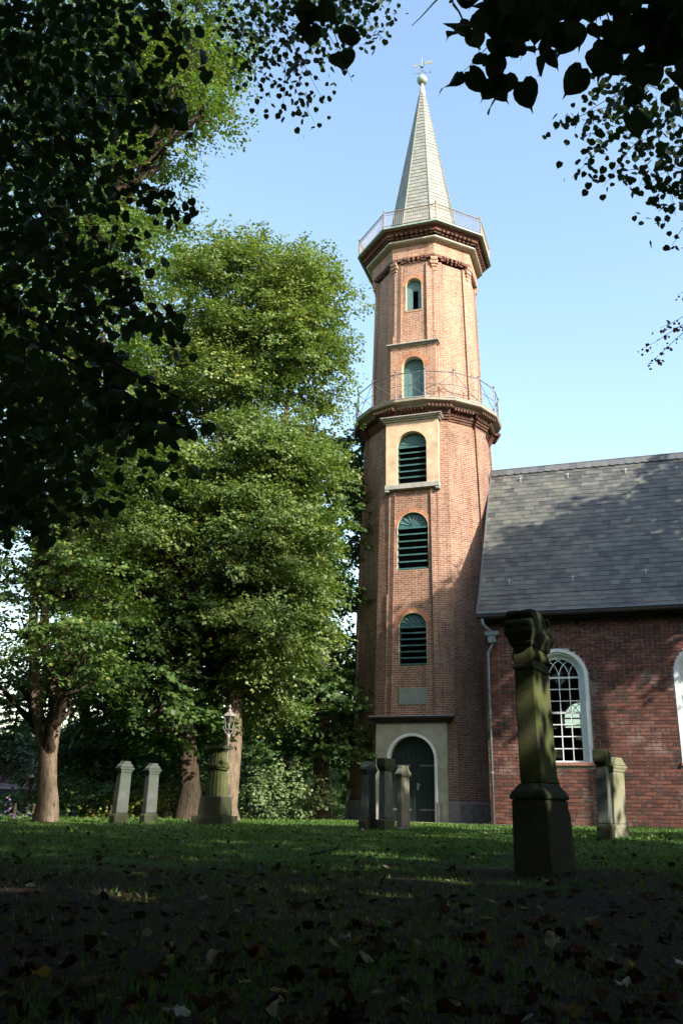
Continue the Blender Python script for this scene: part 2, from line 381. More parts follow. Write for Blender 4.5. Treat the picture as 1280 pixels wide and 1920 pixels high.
# corbelled band under the gallery
mb = MB()
def stepband(z0, z1, off, q, d): mb.rings([ring(RL(z0)+off, z0, q, d), ring(RL(z0)+off, z1, q, d)])
stepband(14.06, 14.16, .02, .42, .14)
stepband(14.163, 14.25, .09, .45, .17); stepband(14.253, 14.34, .14, .45, .17); stepband(14.343, 14.43, .19, .45, .17)
stepband(14.433, 14.62, .12, .47, .12)
mb.build('corbel_band', SOOT_SHADE, T)
mb = MB()
for k in range(16):
    a = k*PI/8; n = fdir(a); t = (math.cos(a), math.sin(a)); corner = k%2 == 1
    rr = (RL(14)+.30)*(.985 if corner else .90); nn = 7; wd = .95 if corner else .9
    for i in range(nn):
        s = (i-(nn-1)/2)*wd/nn
        P = lambda r, ss: (n[0]*r+t[0]*ss, n[1]*r+t[1]*ss)
        a1, b1, c1, d1 = P(rr-.25, s-.035), P(rr, s-.035), P(rr, s+.035), P(rr-.25, s+.035)
        mb.add([(*p, z) for z in (14.5,14.6) for p in (a1,b1,c1,d1)], [(0,3,2,1),(4,5,6,7),(0,1,5,4),(1,2,6,5),(2,3,7,6),(3,0,4,7)])
mb.build('dentil', SOOT_SHADE, T, kind='stuff')
def hexa(R, z, n=16): return [(R*math.sin(PI/16+k*PI/8), -R*math.cos(PI/16+k*PI/8), z) for k in range(n)]
mb = MB(); mb.rings([hexa(2.62,14.605), hexa(2.62,14.69), hexa(2.72,14.72), hexa(2.86,14.73), hexa(2.9,14.76), hexa(2.9,14.86), hexa(2.84,14.9)])
mb.build('gallery_floor', SLAB, T)
mb = MB(); mb.rings([hexa(2.915,14.862), hexa(2.915,14.885), hexa(2.80,14.915)])
mb.build('gallery_flashing', LEAD, T)
# gallery railing: posts, rails, crossed braces
GR = empty('gallery_railing', (0,0,0)); GR.parent = T
pm = None
for k in range(16):
    a = PI/16+k*PI/8; p = fdir(a); R = 2.82
    if pm is None:
        mb = MB(); mb.tube([(0,0,14.88),(0,0,15.98)], .022, 6); mb.lathe([(.0,15.97),(.035,15.99),(.045,16.02),(.035,16.05),(.0,16.07)], 8)
        o = mb.build('post', IRON, GR); pm = o.data
    else:
        o = bpy.data.objects.new('post', pm); COL.objects.link(o); o.parent = GR
    o.location = (p[0]*R, p[1]*R, 0)
    q = fdir(a+PI/8); A = Vector((p[0]*R,p[1]*R,0)); B = Vector((q[0]*R,q[1]*R,0))
    z = lambda v, h: Vector((v.x, v.y, h))
    MB().tube([z(A,15.93), z(B,15.93)], .02, 6).build('top_rail', IRON, GR)
    MB().tube([z(A,15.42), z(B,15.42)], .011, 5).build('mid_rail', IRON, GR)
    MB().tube([z(A,15.9), z(B,14.95)], .011, 5).tube([z(A,14.95), z(B,15.9)], .011, 5).build('cross_brace', IRON, GR)
# upper shaft
mb = MB()
mb.rings([ring(RU(z), z, .34, DL) for z in (14.9, 21.15)], cap0=True, cap1=False, skip=(1,))
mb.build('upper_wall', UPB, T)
yu = lambda z: -(RU(z)*C225-DL); yub = lambda z: yu(z)+.32
mb = MB()
arch_panel(mb, -.85, .85, 14.9, 18.0, CX, .43, 14.9, 16.5, yu, yub)
arch_panel(mb, -.8, .8, 18.0, 21.3, CX, .33, 19.07, 20.2, yu, yub)
mb.build('upper_recessed_panel', UPB, T)
# corbelled octagonal band over the pilasters with stepped brick arches and corner corbels
mb = MB(); RB = RU(21.4)+.045
mb.rings([octa(RB,21.45), octa(RB,21.98)]); mb.build('frieze_band', UPB, T)
mb = MB(); cb = MB()
for k in range(8):
    a = k*PI/4; n = fdir(a); t = (math.cos(a), math.sin(a)); ap = RB*C225
    def blk(M, s0, s1, z0, z1, r1, r0=.2):
        P = [(n[0]*r+t[0]*s, n[1]*r+t[1]*s) for r, s in ((r1-r0,s0),(r1,s0),(r1,s1),(r1-r0,s1))]
        M.add([(*p, z) for z in (z0,z1) for p in P], [(0,3,2,1),(4,5,6,7),(0,1,5,4),(1,2,6,5),(2,3,7,6),(3,0,4,7)])
    for s, zt in ((-.34,21.27),(-.2,21.22),(-.0,21.2),(.2,21.22),(.34,21.27)):
        blk(mb, s-.05, s+.05, zt+.09, 21.452, ap-.004); blk(mb, s-.03, s+.03, zt, zt+.088, ap-.035)
    for sg in (-1, 1):
        blk(mb, min(sg*.45,sg*.86), max(sg*.45,sg*.86), 21.33, 21.449, ap-.002, .16)
        blk(mb, min(sg*.40,sg*.52), max(sg*.40,sg*.52), 21.24, 21.329, ap-.03, .16)
    v = PI/8+k*PI/4; n = fdir(v); t = (math.cos(v), math.sin(v)); 
    blk(cb, -.13,.13, 21.2,21.33, RB-.015,.3); blk(cb, -.16,.16, 21.05,21.198, RB-.05,.25); blk(cb, -.11,.11, 20.92,21.048, RB-.09,.25); blk(cb, -.07,.07, 20.76,20.918, RB-.12,.25)
mb.build('corbel_arch', SOOT_SHADE, T, kind='stuff'); cb.build('corner_corbel', UPB, T, kind='stuff')
# cornice tiers
mb = MB(); mb.rings([octa(RB+.05,21.982), octa(RB+.05,22.03)]); mb.build('cornice_course', UPB, T)
mb = MB(); mb.rings([octa(2.34,22.03), octa(2.44,22.05), octa(2.48,22.08), octa(2.48,22.13), octa(2.38,22.17)]); mb.build('pale_cornice', WHITEC, T)
mb = MB(); mb.rings([octa(2.4,22.172), octa(2.4,22.43)]); mb.rings([octa(2.60,22.392), octa(2.60,22.432)])
mb.build('cornice_frieze', SOOT_SHADE, T)
mb = MB()
for k in range(8):
    a = k*PI/4; n = fdir(a); t = (math.cos(a), math.sin(a)); ap = 2.4*C225
    for i in range(-3, 4):
        s = i*.2
        blk(mb, s-.06, s+.06, 22.3, 22.39, ap+.19, .25); blk(mb, s-.05, s+.05, 22.21, 22.299, ap+.1, .2)
    for sg in (-1,1):
        a_, b_ = sorted((sg*.72, sg*1.02)); blk(mb, a_, b_, 22.3, 22.389, ap+.19, .25); blk(mb, a_, b_-.04*(sg>0)+.0, 22.22, 22.298, ap+.12, .2)
mb.build('modillion', SOOT_SHADE, T, kind='stuff')
mb = MB(); mb.rings([octa(2.64,22.434), octa(2.64,22.475)]); mb.rings([octa(2.71,22.477), octa(2.71,22.535)]); mb.build('cornice_tier', SOOT_SHADE, T)
mb = MB(); mb.rings([octa(2.74,22.537), octa(2.86,22.55), octa(2.86,22.6), octa(2.8,22.62)]); mb.build('cornice_capping', COPPER, T)
mb = MB()
for k in range(8):
    a = k*PI/4; n = fdir(a); t = (math.cos(a), math.sin(a)); ap = 2.71*C225
    for i in range(24): s = (i-11.5)*.088; blk(mb, s-.025, s+.025, 22.478, 22.533, ap+.025, .1)
mb.build('dentil', SOOT_SHADE, T, kind='stuff')
# upper railing
UR = empty('spire_railing', (0,0,0)); UR.parent = T; pm = None; R = 2.78
for k in range(8):
    a = PI/8+k*PI/4; p = fdir(a)
    if pm is None:
        mb = MB(); mb.tube([(0,0,22.6),(0,0,23.42)], .03, 6); mb.lathe([(.0,23.4),(.045,23.42),(.05,23.46),(.025,23.5),(.0,23.53)], 8)
        o = mb.build('post', BRONZE, UR); pm = o.data
    else: o = bpy.data.objects.new('post', pm); COL.objects.link(o); o.parent = UR
    o.location = (p[0]*R, p[1]*R, 0)
    q = fdir(a+PI/4); A = Vector((p[0]*R,p[1]*R,0)); B = Vector((q[0]*R,q[1]*R,0))
    MB().tube([z(A,23.37), z(B,23.37)], .025, 6).build('handrail', BRONZE, UR)
    MB().tube([z(A,23.24), z(B,23.24)], .011, 5).tube([z(A,22.72), z(B,22.72)], .013, 5).build('lower_rail', BRONZE, UR)
    mb = MB(); nb = 26
    for i in range(1, nb):
        P = A.lerp(B, i/nb); mb.tube([z(P,22.72), z(P,23.24)], .008, 4, cap=False)
        if i%2: mb.tube([z(P,23.24), z(P+(B-A)/nb*.5,23.33), z(P+(B-A)/nb,23.24)], .007, 4, cap=False)
    mb.build('baluster', BRONZE, UR, kind='stuff')
# spire
SP = MB().rings([octa(1.74,22.58), octa(1.52,23.4), octa(.13,31.55)]).build('spire', SPIRES, T)
random.seed(4)
sm = MB()
def quadbox(M, p, n, th):
    p = [Vector(a) for a in p]; b = [a-n*th for a in p]
    M.add([*p, *b], [(0,1,2,3),(0,4,5,1),(1,5,6,2),(2,6,7,3),(3,7,4,0)])
def slate_face(M, bl, br, tr, tl, rh, sw, tilt=.012, th=.008):
    bl, br, tr, tl = map(Vector, (bl,br,tr,tl)); L = ((tl+tr)/2-(bl+br)/2).length; n = (br-bl).cross(tl-bl).normalized()
    rows = int(L/rh); jo = random.random()
    for r in range(rows):
        f0 = r/rows; f1 = min(1, (r+1.12)/rows)
        a0, b0 = bl.lerp(tl,f0), br.lerp(tr,f0); a1, b1 = bl.lerp(tl,f1), br.lerp(tr,f1)
        w = (b0-a0).length; w1 = (b1-a1).length; c = (r%2)*.5*sw + random.uniform(-.03,.03)
        k = math.floor((-w/2-c)/sw); x = k*sw+c
        while x < w/2:
            x0, x1 = max(-w/2, x+.004), min(w/2, x+sw-.004)
            if x1-x0 > .03:
                X = lambda xx, ww: max(-ww/2, min(ww/2, xx))
                u0 = (b0-a0).normalized(); m0 = (a0+b0)/2; m1 = (a1+b1)/2; dz = random.uniform(0,.006)
                quadbox(M, (m0+u0*x0+n*(tilt+dz+th), m0+u0*x1+n*(tilt+dz+th), m1+u0*X(x1,w1)+n*th*.5, m1+u0*X(x0,w1)+n*th*.5), n, th)
            x += sw
for k in range(8):
    a, b = octa(1.52,23.4), octa(.15,31.4); c = octa(1.74,22.6)
    slate_face(sm, c[k], c[(k+1)%8], a[(k+1)%8], a[k], .2, .26)
    slate_face(sm, a[k], a[(k+1)%8], b[(k+1)%8], b[k], .2, .26)
sm.build('slate', SPIRES, SP, kind='stuff')
hm = MB()
a, b = octa(1.55,23.4), octa(.15,31.4)
for k in range(8): hm.tube([a[k], b[k]], [.03,.02], 5)
hm.build('hip_roll', SPIRES, SP, kind='stuff')
MB().lathe([(.165,31.3),(.13,31.6),(.07,32.02),(.05,32.15)], 12).build('spire_cap', simple('weathered_lead', (.45,.41,.37), .55, .15, 6, .1), T, smooth=True)
MB().lathe([(.001,32.05)]+[(.24*math.sin(t), 32.29-.24*math.cos(t)) for t in np.linspace(.25,PI-.05,14)], 20).build('ball', COPPER, T, smooth=True)
V = empty('weathervane', (0,0,0)); V.parent = T
MB().tube([(0,0,32.5),(0,0,33.62)], .018, 6).build('rod', LEAD, V)
mb = MB(); mb.tube([(.17*math.cos(t)*.95, .1*math.cos(t), 32.72+.17*math.sin(t)) for t in np.linspace(0,2*PI,25)], .012, 5); mb.build('ring', IRON, V)
mb = MB(); mb.tube([(-.40,-.12,32.66),(.40,.12,32.78)], .009, 4); mb.tube([(.12,-.4,32.72),(-.12,.4,32.72)], .009, 4); mb.box(.36,.39,.07,.16,32.74,32.83); mb.build('direction_arm', IRON, V)
mb = MB(); mb.lathe([(.02,32.98),(.06,33.02),(.05,33.07),(.02,33.1)], 8); mb.tube([(.12*math.cos(t), 0, 33.2+.12*math.sin(t)) for t in np.linspace(-2.6,1.2,14)], .012, 4); mb.build('crown', DARKW, V)
mb = MB(); mb.extrude([(.05,33.17),(.12,33.2),(.2,33.17),(.5,33.19),(.46,33.24),(.52,33.3),(.2,33.27),(.12,33.23),(.05,33.21)], -.008, .008)
mb.extrude([(-.05,33.18),(-.22,33.19),(-.3,33.14),(-.42,33.2),(-.3,33.27),(-.22,33.22),(-.05,33.21)], -.008, .008)
mb.extrude([(-.02,33.2),(.03,33.2),(.035,33.4),(.01,33.46),(-.01,33.4)], -.01, .01); mb.build('vane', GOLD, V)
# ---- openings on the front face
def louvre(name, hw, zb, zs, yf, nsl, arch_rows=True):
    W = empty(name, (0,0,0)); W.parent = T
    d = .10
    mb = MB(); arch_ring(mb, CX, hw-.035, hw-.002, zs, zb, yf+d, yf+d+.07); mb.box(CX-hw+.03, CX+hw-.03, yf+d, yf+d+.07, zb, zb+.045); mb.build('frame', GREENP, W)
    mb = MB(); mb.extrude([(CX-hw+.036,zs+.0)]+[(CX+(hw-.036)*math.cos(t), zs+(hw-.036)*math.sin(t)) for t in np.linspace(PI,0,15)], yf+d+.03, yf+d+.055)
    mb.build('arch_board', GREENP, W)
    mb = MB()
    for t in np.linspace(.35, PI-.35, 7):
        e = Vector((math.cos(t),0,math.sin(t))); s_ = Vector((-e.z,0,e.x)); c = Vector((CX,yf+d+.012,zs+.05))
        a, b = c+e*.08, c+e*(hw-.08)
        mb.add([a, b-s_*.035, b+e*.0-s_*.0+Vector((0,-.012,0)), b+s_*.035, a+Vector((0,.018,0)), b-s_*.035+Vector((0,.018,0)), b+s_*.035+Vector((0,.018,0))], [(0,1,2),(0,2,3),(0,4,5,1),(0,3,6,4),(1,5,6,3,2)])
    mb.build('sunburst', GREENL, W, kind='stuff')
    hgt = zs-zb-.05; st_ = hgt/nsl; slm = None
    for i in range(nsl+1):
        zz = zb+.06+st_*i if i < nsl else zs-.01
        if slm is None:
            mb = MB(); x0, x1 = CX-hw+.0, CX+hw-.0
            mb.add([(x0,-.06,0),(x1,-.06,0),(x1,.10,.05),(x0,.10,.05),(x0,-.06,.05),(x1,-.06,.05),(x1,.10,.075),(x0,.10,.075)], [(0,3,2,1),(4,5,6,7),(0,1,5,4),(1,2,6,5),(2,3,7,6),(3,0,4,7)])
            o = mb.build('slat', GREENP, W); slm = o.data
        else: o = bpy.data.objects.new('slat', slm); COL.objects.link(o); o.parent = W
        o.location = (0, yf+d-.01, zz-.03)
    mb = MB(); mb.box(CX-hw-.1, CX+hw+.1, yf+.6, yf+.64, zb-.1, zs+hw+.1); mb.build('inner_shade_sheet', DARKI, W)  # near-black sheet stands in for the unlit space behind the slats
louvre('louvred_window', .49, 5.1, 6.42, yl(5.8), 6)
louvre('louvred_window', .57, 8.45, 10.0, yl(9.3), 6)
y3 = -(RL(12.7)*C225+.10)
louvre('louvred_window', .55, 11.64, 13.12, y3+.13, 6)
def lining(hw, zb, zs, yf, dep=.24, t=.012):
    mb = MB(); arch_ring(mb, CX, hw-t, hw+.004, zs, zb, yf-.004, yf+dep); return mb
lining(.49,5.1,6.42,yl(6.0)-.01).build('reveal', REVEAL, T); lining(.57,8.45,10.0,yl(9.5)-.01).build('reveal', REVEAL, T)
voussoirs('window_arch', CX, .495, .66, 6.42, lambda q: yl(q)-.012, lambda q: yl(q)+.1, T)
voussoirs('window_arch', CX, .575, .72, 10.0, lambda q: yl(q)-.012, lambda q: yl(q)+.1, T)
mb = MB(); arch_panel(mb, -.98, .96, 11.625, 14.08, CX, .55, 11.64, 13.12, y3, yl(12.7)+.1); mb.build('window_surround', RENDER, T)
voussoirs('window_arch', CX, .555, .72, 13.12, y3-.006, y3+.03, T, 21, piece_mat('pale_arch_brick', [(0,(.6,.42,.25)),(1,(.68,.5,.32))]))
mb = MB(); mb.box(-1.02,.99,y3-.05,yl(11.5)+.1,11.44,11.622); mb.box(-1.02,-.86,y3-.03,yl(11.5)+.05,11.36,11.44); mb.box(.84,.99,y3-.03,yl(11.5)+.05,11.36,11.44); mb.build('sill', STONE, T, bevel=.01)
mb = MB(); mb.box(-1.06,1.04,y3-.07,yl(14)+.1,14.085,14.15); mb.box(-1.12,1.10,y3-.15,yl(14)+.1,14.152,14.2); mb.box(-1.16,1.13,y3-.2,yl(14)+.1,14.202,14.245); mb.build('hood_moulding', STONE, T, bevel=.01)
y4 = -(RU(16)*C225+.07)
mb = MB(); arch_panel(mb, -.9, .86, 14.9, 17.36, CX, .43, 14.9, 16.5, y4, yu(16)+.1); mb.build('doorway_surround', UPB, T)
voussoirs('doorway_arch', CX, .435, .62, 16.5, y4-.006, y4+.03, T, 21)
mb = MB(); mb.box(-.96,.92,y4-.05,yu(17)+.1,17.362,17.42); mb.box(-1.04,1.0,y4-.15,yu(17)+.1,17.422,17.48); mb.build('hood_moulding', STONE, T, bevel=.008)
GD = empty('gallery_door', (0,0,0)); GD.parent = T
for i in range(5):
    x = -.43+i*.172+CX; MB().box(x+.004, x+.168, y4+.26, y4+.29, 14.9, 16.46).build('board', GREENL, GD)
mb = MB(); mb.extrude([(CX+.425*math.cos(t), 16.5+.425*math.sin(t)) for t in np.linspace(0,PI,14)], y4+.28, y4+.3); mb.box(CX-.43,CX+.43,y4+.24,y4+.28,16.44,16.52); mb.build('arch_board', GREENP, GD)
lining(.43,14.9,16.5,y4).build('reveal', REVEAL, T)
# small window of the upper stage
y5 = yu(19.7); SW = empty('belfry_shutter', (0,0,0)); SW.parent = T
lining(.33,19.07,20.2,y5-.01).build('reveal', REVEAL, T)
voussoirs('window_arch', CX, .335, .47, 20.2, lambda q: yu(q)-.012, lambda q: yu(q)+.05, T, 15)
mb = MB(); mb.extrude([(CX-.32,20.12),(CX+.32,20.12)]+[(CX+.32*math.cos(t), 20.2+.32*math.sin(t)) for t in np.linspace(0,PI,12)], y5+.19, y5+.22); mb.build('arch_board', GREENL, SW)
mb = MB(); mb.box(CX-.32,CX-.07,y5+.19,y5+.22,19.07,20.118); mb.build('leaf', GREENL, SW)
mb = MB(); mb.box(CX+.14,CX+.32,y5+.19,y5+.22,19.07,20.118); mb.box(CX-.07,CX+.14,y5+.19,y5+.22,19.07,19.14); mb.box(CX-.07,CX+.14,y5+.19,y5+.22,20.03,20.118); mb.build('leaf', GREENL, SW)
MB().box(CX-.5,CX+.5,y5+.7,y5+.75,18.9,20.7).build('inner_shade_sheet', DARKI, SW)  # dark sheet in place of the unlit belfry inside
mb = MB(); mb.box(CX-.36,CX+.36,y5-.03,y5+.2,18.98,19.068); mb.build('sill', UPB, T)
# plaque
yp = yl(4.0); MB().box(-.5,.46,yp-.03,yp+.1,3.8,4.36).build('plaque', simple('plaque_stone', (.2,.22,.19), .8, .15, 4, .2), T, bevel=.01)
# door
yd = -(RL(1.6)*C225+.05)
mb = MB(); arch_panel(mb, -1.22, 1.14, .03, 3.2, CX, .83, .03, 2.05, yd, yd+.2); mb.build('door_surround', PLASTER, T)
mb = MB(); arch_ring(mb, CX, .745, .832, 2.05, .03, yd-.03, yd+.16); mb.build('arch_moulding', WHITE, T)
mb = MB(); mb.box(-1.28,1.2,yd-.06,yl(3)+.1,3.202,3.27); mb.box(-1.36,1.28,yd-.13,yl(3)+.1,3.272,3.34); mb.box(-1.44,1.36,yd-.2,yl(3)+.1,3.342,3.40); mb.build('door_cornice', DARKW, T, bevel=.008)
mb = MB(); mb.box(-1.45,1.37,yd-.21,yl(3)+.1,3.402,3.425); mb.build('cornice_flashing', LEAD, T)
D = empty('door', (0,0,0)); D.parent = T
for i in range(9):
    x = CX-.745+i*1.49/9; xm = x+1.49/18-CX; top = 2.05+math.sqrt(max(0,.74**2-xm**2))
    mb = MB(); xa, xb = x+.004, x+1.49/9-.004
    ta = 2.05+math.sqrt(max(0,.742**2-(xa-CX)**2)); tb = 2.05+math.sqrt(max(0,.742**2-(xb-CX)**2))
    mb.extrude([(xa,.1),(xb,.1),(xb,tb),(xa,ta)], yd+.28+(.0 if i%2 else .006), yd+.33); mb.build('board', DOORM, D)
mb = MB(); mb.box(CX+.1,CX+.16,yd+.255,yd+.28,1.12,1.34); mb.tube([(CX+.13,yd+.24,1.28),(CX+.13,yd+.2,1.28),(CX+.24,yd+.2,1.28)], .012, 6); mb.build('handle', ZINC, D)
MB().box(CX-.8,CX+.8,yd+.0,yd+.3,.02,.1).build('threshold', STONE, T)
for zq in (.5, 1.85): MB().box(CX-.74, CX-.1, yd+.262, yd+.279, zq, zq+.055).build('hinge', IRON, D); MB().box(CX+.2, CX+.74, yd+.262, yd+.279, zq, zq+.055).build('hinge', IRON, D)
MB().box(CX-.006, CX+.006, yd+.27, yd+.281, .1, 2.7).build('meeting_strip', DARKW, D)

# ------------------------------------------------------------------ nave
WF = 3.8
wins = [(4.8,), (8.95,), (13.1,), (17.25,)]
HWO = .87; ZB, ZSP = 1.93, 4.42
mb = MB()
edges = [2.6, 6.875, 11.02]
for (c,), a, b in zip(wins[:2], [2.6,6.875], [6.875,11.0]): arch_panel(mb, a, b, -.1, 6.3, c, HWO, ZB, ZSP, -(WF-.018), -(WF-.42))
mb.build('wall', MORTAR, N)
mb = MB()
for (c,), a, b in zip(wins[2:], [11.0,15.2], [15.2,24]): arch_panel(mb, a, b, -.1, 6.3, c, HWO, ZB, ZSP, -WF, -(WF-.42))
for (c,), a, b in zip(wins, [2.6,6.875,11,15.2], [6.875,11,15.2,24]): arch_panel(mb, a, b, -.1, 6.3, c+.12, .62, ZB, 3.95, WF-.42, WF)
mb.build('far_wall', NAVEW, N)
mb = MB()
pent = [(-WF+.01,-.1),(WF-.01,-.1),(WF-.01,6.3),(0,12.55),(-WF+.01,6.3)]
for u0, u1 in ((2.602,2.98),(23.6,23.98)):
    k = [(u0, x, zz) for x, zz in pent]+[(u1, x, zz) for x, zz in pent]
    mb = MB(); mb.add(k, [(0,1,2,3,4),(9,8,7,6,5)]+[(i,(i+1)%5,5+(i+1)%5,5+i) for i in range(5)])
    mb.build('gable_wall', NAVEW, N)
MB().box(2.98,23.6,-WF+.4,WF-.4,-.1,.1).build('interior_floor', DARKI, N)
MB().box(2.98,23.6,-WF+.42,WF-.42,6.2,6.28).build('interior_ceiling', DARKI, N)
MB().box(2.99,12,1.2,WF-.43,2.2,3.35).build('interior_gallery', DARKI, N)
# bricks of the near wall
random.seed(7)
BW, BH = .285, .104; bricks = []
r = 0; zr = -.02
while zr < 6.22:
    x = 2.6 + (0 if r%2 else -BW/2); k = 0
    while x < 10.98:
        w = BW if (r%4 != 3) else BW/2
        x0, x1 = max(2.6,x), min(11, x+w)
        ok = x1-x0 > .05
        for (c,) in wins[:2]:
            if zr+BH > ZB-.12:
                hw = HWO+.02
                zt = zr+BH*.5
                lim = hw+ (.0 if zt < ZSP else 0)
                if zt < ZSP: h = hw
                elif zt < ZSP+hw+.0: h = math.sqrt(max(0,hw*hw-(zt-ZSP)**2))
                else: h = -1
                if h > 0:
                    if x0 < c+h and x1 > c-h:
                        if x0 < c-h: x1 = min(x1, c-h)
                        elif x1 > c+h: x0 = max(x0, c+h)
                        else: ok = False
                        if x1-x0 < .04: ok = False
        if ok: bricks.append((x0+.008, x1-.011, zr+.007, zr+BH-.011, x1-x0 > BW-.002))
        x += w
    zr += BH; r += 1
full = [b for b in bricks if b[4] and 2.6 < b[0] < 8.6]
def dist(b): return (loc2w(b[0], WF, b[2])-Vector((0,0,H))).length
full.sort(key=dist); near = set(map(id, full[:300]))
sm = MB(); bmesh_ = None
for b in bricks:
    pr = random.uniform(0,.006)
    if id(b) in near:
        if bmesh_ is None:
            L, Hh = BW-.019, BH-.018
            mm = MB(); mm.add([(0,0,0),(L,0,0),(L,0,Hh),(0,0,Hh),(0,.03,0),(L,.03,0),(L,.03,Hh),(0,.03,Hh)], [(0,1,2,3),(0,4,5,1),(1,5,6,2),(2,6,7,3),(3,7,4,0)])
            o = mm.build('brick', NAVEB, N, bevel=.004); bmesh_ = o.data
        else: o = bpy.data.objects.new('brick', bmesh_); COL.objects.link(o); o.parent = N
        o.location = (b[0], -WF-pr, b[2]); o.rotation_euler = (random.uniform(-.02,.02), 0, random.uniform(-.012,.012))
    else:
        y = -WF-pr; y2 = y+random.uniform(-.002,.002)
        sm.add([(b[0],y,b[2]),(b[1],y2,b[2]),(b[1],y2,b[3]),(b[0],y,b[3]),(b[0],-WF+.02,b[2]),(b[1],-WF+.02,b[2]),(b[1],-WF+.02,b[3]),(b[0],-WF+.02,b[3])],
            [(0,1,2,3),(0,4,5,1),(1,5,6,2),(2,6,7,3),(3,7,4,0)])
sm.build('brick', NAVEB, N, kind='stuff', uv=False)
# windows
def nave_window(c, front=True, zs=ZSP, s=1.0):
    Wd = empty('arched_window', (c,0,0)); Wd.parent = N
    yf = -WF if front else WF
    sg = 1 if front else -1
    if front:
        mb = MB(); arch_ring(mb, 0, .76, HWO-.003, zs, ZB, yf-.02, yf+.03); mb.build('outer_moulding', WOODW, Wd)
        mb = MB(); arch_ring(mb, 0, .70, HWO-.003, zs, ZB, yf+.032, yf+.12); mb.build('middle_moulding', WOODW, Wd)
        mb = MB(); arch_ring(mb, 0, .64, HWO-.003, zs, ZB, yf+.122, yf+.27); mb.build('inner_moulding', WOODW, Wd)
        MB().box(-HWO-.03,HWO+.03,yf-.06,yf+.3,ZB-.1,ZB-.002).build('sill', simple('brick_sill', (.28,.14,.11), .8, .2, 12, .3), Wd, bevel=.006)
    g = yf+.18*sg; hw = .6
    mb = MB(); arch_ring(mb, 0, hw-.03, hw+.045, zs, ZB, g-.03, g+.03); mb.box(-hw,hw,g-.031,g+.031,ZB,ZB+.05); mb.build('frame', WOODW, Wd)
    rows = 7; rh = (zs-ZB-.05)/rows
    bar = MB()
    for i in range(1,4): x = -hw+i*hw/2; bar.box(x-.014,x+.014,g-.02,g+.02,ZB+.05,zs)
    for r in range(1,rows+1):
        zz = ZB+.05+r*rh; th = .014
        if r in (4,): th = .03
        if r == 7: th = .026
        bar.box(-hw+.02,hw-.02,g-.024,g+.024,zz-th,zz+th)
    bar.build('glazing_bar', WOODW, Wd)
    tr = MB(); st_ = hw/2                        # intersecting tracery of equal-radius arcs
    def arc(xc, r, a0, a1):
        P = []
        for i in range(15):
            t = a0+(a1-a0)*i/14; x, zq = xc+r*math.cos(t), zs+r*math.sin(t)
            if x*x+(zq-zs)**2 <= (hw-.015)**2: P.append((x,g,zq))
        if len(P) > 1: tr.tube(P, .014, 5)
    for i in range(1,4):
        x = -hw+i*st_
        arc(x-2*st_*1.0, 2*st_, 0, PI*.5); arc(x+2*st_, 2*st_, PI, PI*.5)
    arc(-hw-st_*0, st_*0+.001, 0, .1)
    tr.build('tracery', WOODW, Wd)
    pm = None
    for r in range(rows):
        for i in range(4):
            x0 = -hw+i*hw/2+.014; z0 = ZB+.05+r*rh+.012
            if pm is None:
                o = MB().box(0,hw/2-.028,-.002,.002,0,rh-.024).build('pane', GLASS, Wd); pm = o.data
            else: o = bpy.data.objects.new('pane', pm); COL.objects.link(o); o.parent = Wd
            o.location = (x0, g, z0); o.rotation_euler = (random.uniform(-.006,.006),0,random.uniform(-.006,.006))
    mb = MB(); mb.extrude([(hw*math.cos(t)*.97, zs+hw*math.sin(t)*.97) for t in np.linspace(0,PI,16)], g-.002, g+.002); mb.build('arch_pane', GLASS, Wd)
    return Wd
for (c,) in wins: nave_window(c)
for (c,) in wins[:3]: nave_window(c+.12, False, 3.9)
# roof
EV = (4.17, 6.42); RZ = 12.83
prof = [(4.22,6.40),(3.75,6.98),(3.1,7.92),(0,12.72)]
def roofbox(u0, u1, sgn):
    mb = MB()
    for i in range(3):
        (w0,z0),(w1,z1) = prof[i], prof[i+1]; t = .1
        mb.add([(u0,-sgn*w0,z0-.03),(u1,-sgn*w0,z0-.03),(u1,-sgn*w1,z1-.03),(u0,-sgn*w1,z1-.03),(u0,-sgn*w0,z0-.03-t),(u1,-sgn*w0,z0-.03-t),(u1,-sgn*w1,z1-.03-t),(u0,-sgn*w1,z1-.03-t)],
            [(0,1,2,3),(7,6,5,4),(0,4,5,1),(1,5,6,2),(2,6,7,3),(3,7,4,0)])
    return mb
RF = roofbox(2.46, 24.1, 1).build('roof', simple('roof_underlay', (.1,.1,.1), .7, .2, 4, .1), N)
roofbox(2.46, 24.1, -1).build('rear_roof', simple('rear_slate', (.13,.135,.13), .6, .2, 5, .3), N)
random.seed(11)
RH, SW_ = .225, .30; sm = MB(); slates = []
segs = []; tot = 0
for i in range(3):
    a, b = Vector((0,-prof[i][0],prof[i][1])), Vector((0,-prof[i+1][0],prof[i+1][1])); segs.append((tot, a, (b-a).normalized(), (b-a).length)); tot += (b-a).length
def roofpt(s):
    for s0, a, d, L in segs[::-1]:
        if s >= s0: return a+d*(s-s0), d
    return segs[0][1], segs[0][2]
nr = int(tot/RH)
for r in range(nr):
    s = r*RH-.05 if r else -.03; p, d = roofpt(max(0,s)); p = p + d*min(0,s); nn = Vector((1,0,0)).cross(d).normalized()
    x = 2.47 - (SW_/2 if r%2 else 0) + random.uniform(-.02,.02)
    while x < 14:
        w = SW_; x0 = max(2.47,x); slates.append((x0, x+w-.006, p, d, nn, x0 == x, r)); x += w
roofc = loc2w(0,0,0)
cand = [s for s in slates if s[5] and 2.9 < s[0] < 9.2 and s[6] > 1]
cand.sort(key=lambda s: (loc2w(s[0], -s[2].y, s[2].z)-Vector((0,0,H))).length)
near = set(map(id, cand[:300])); smesh = None
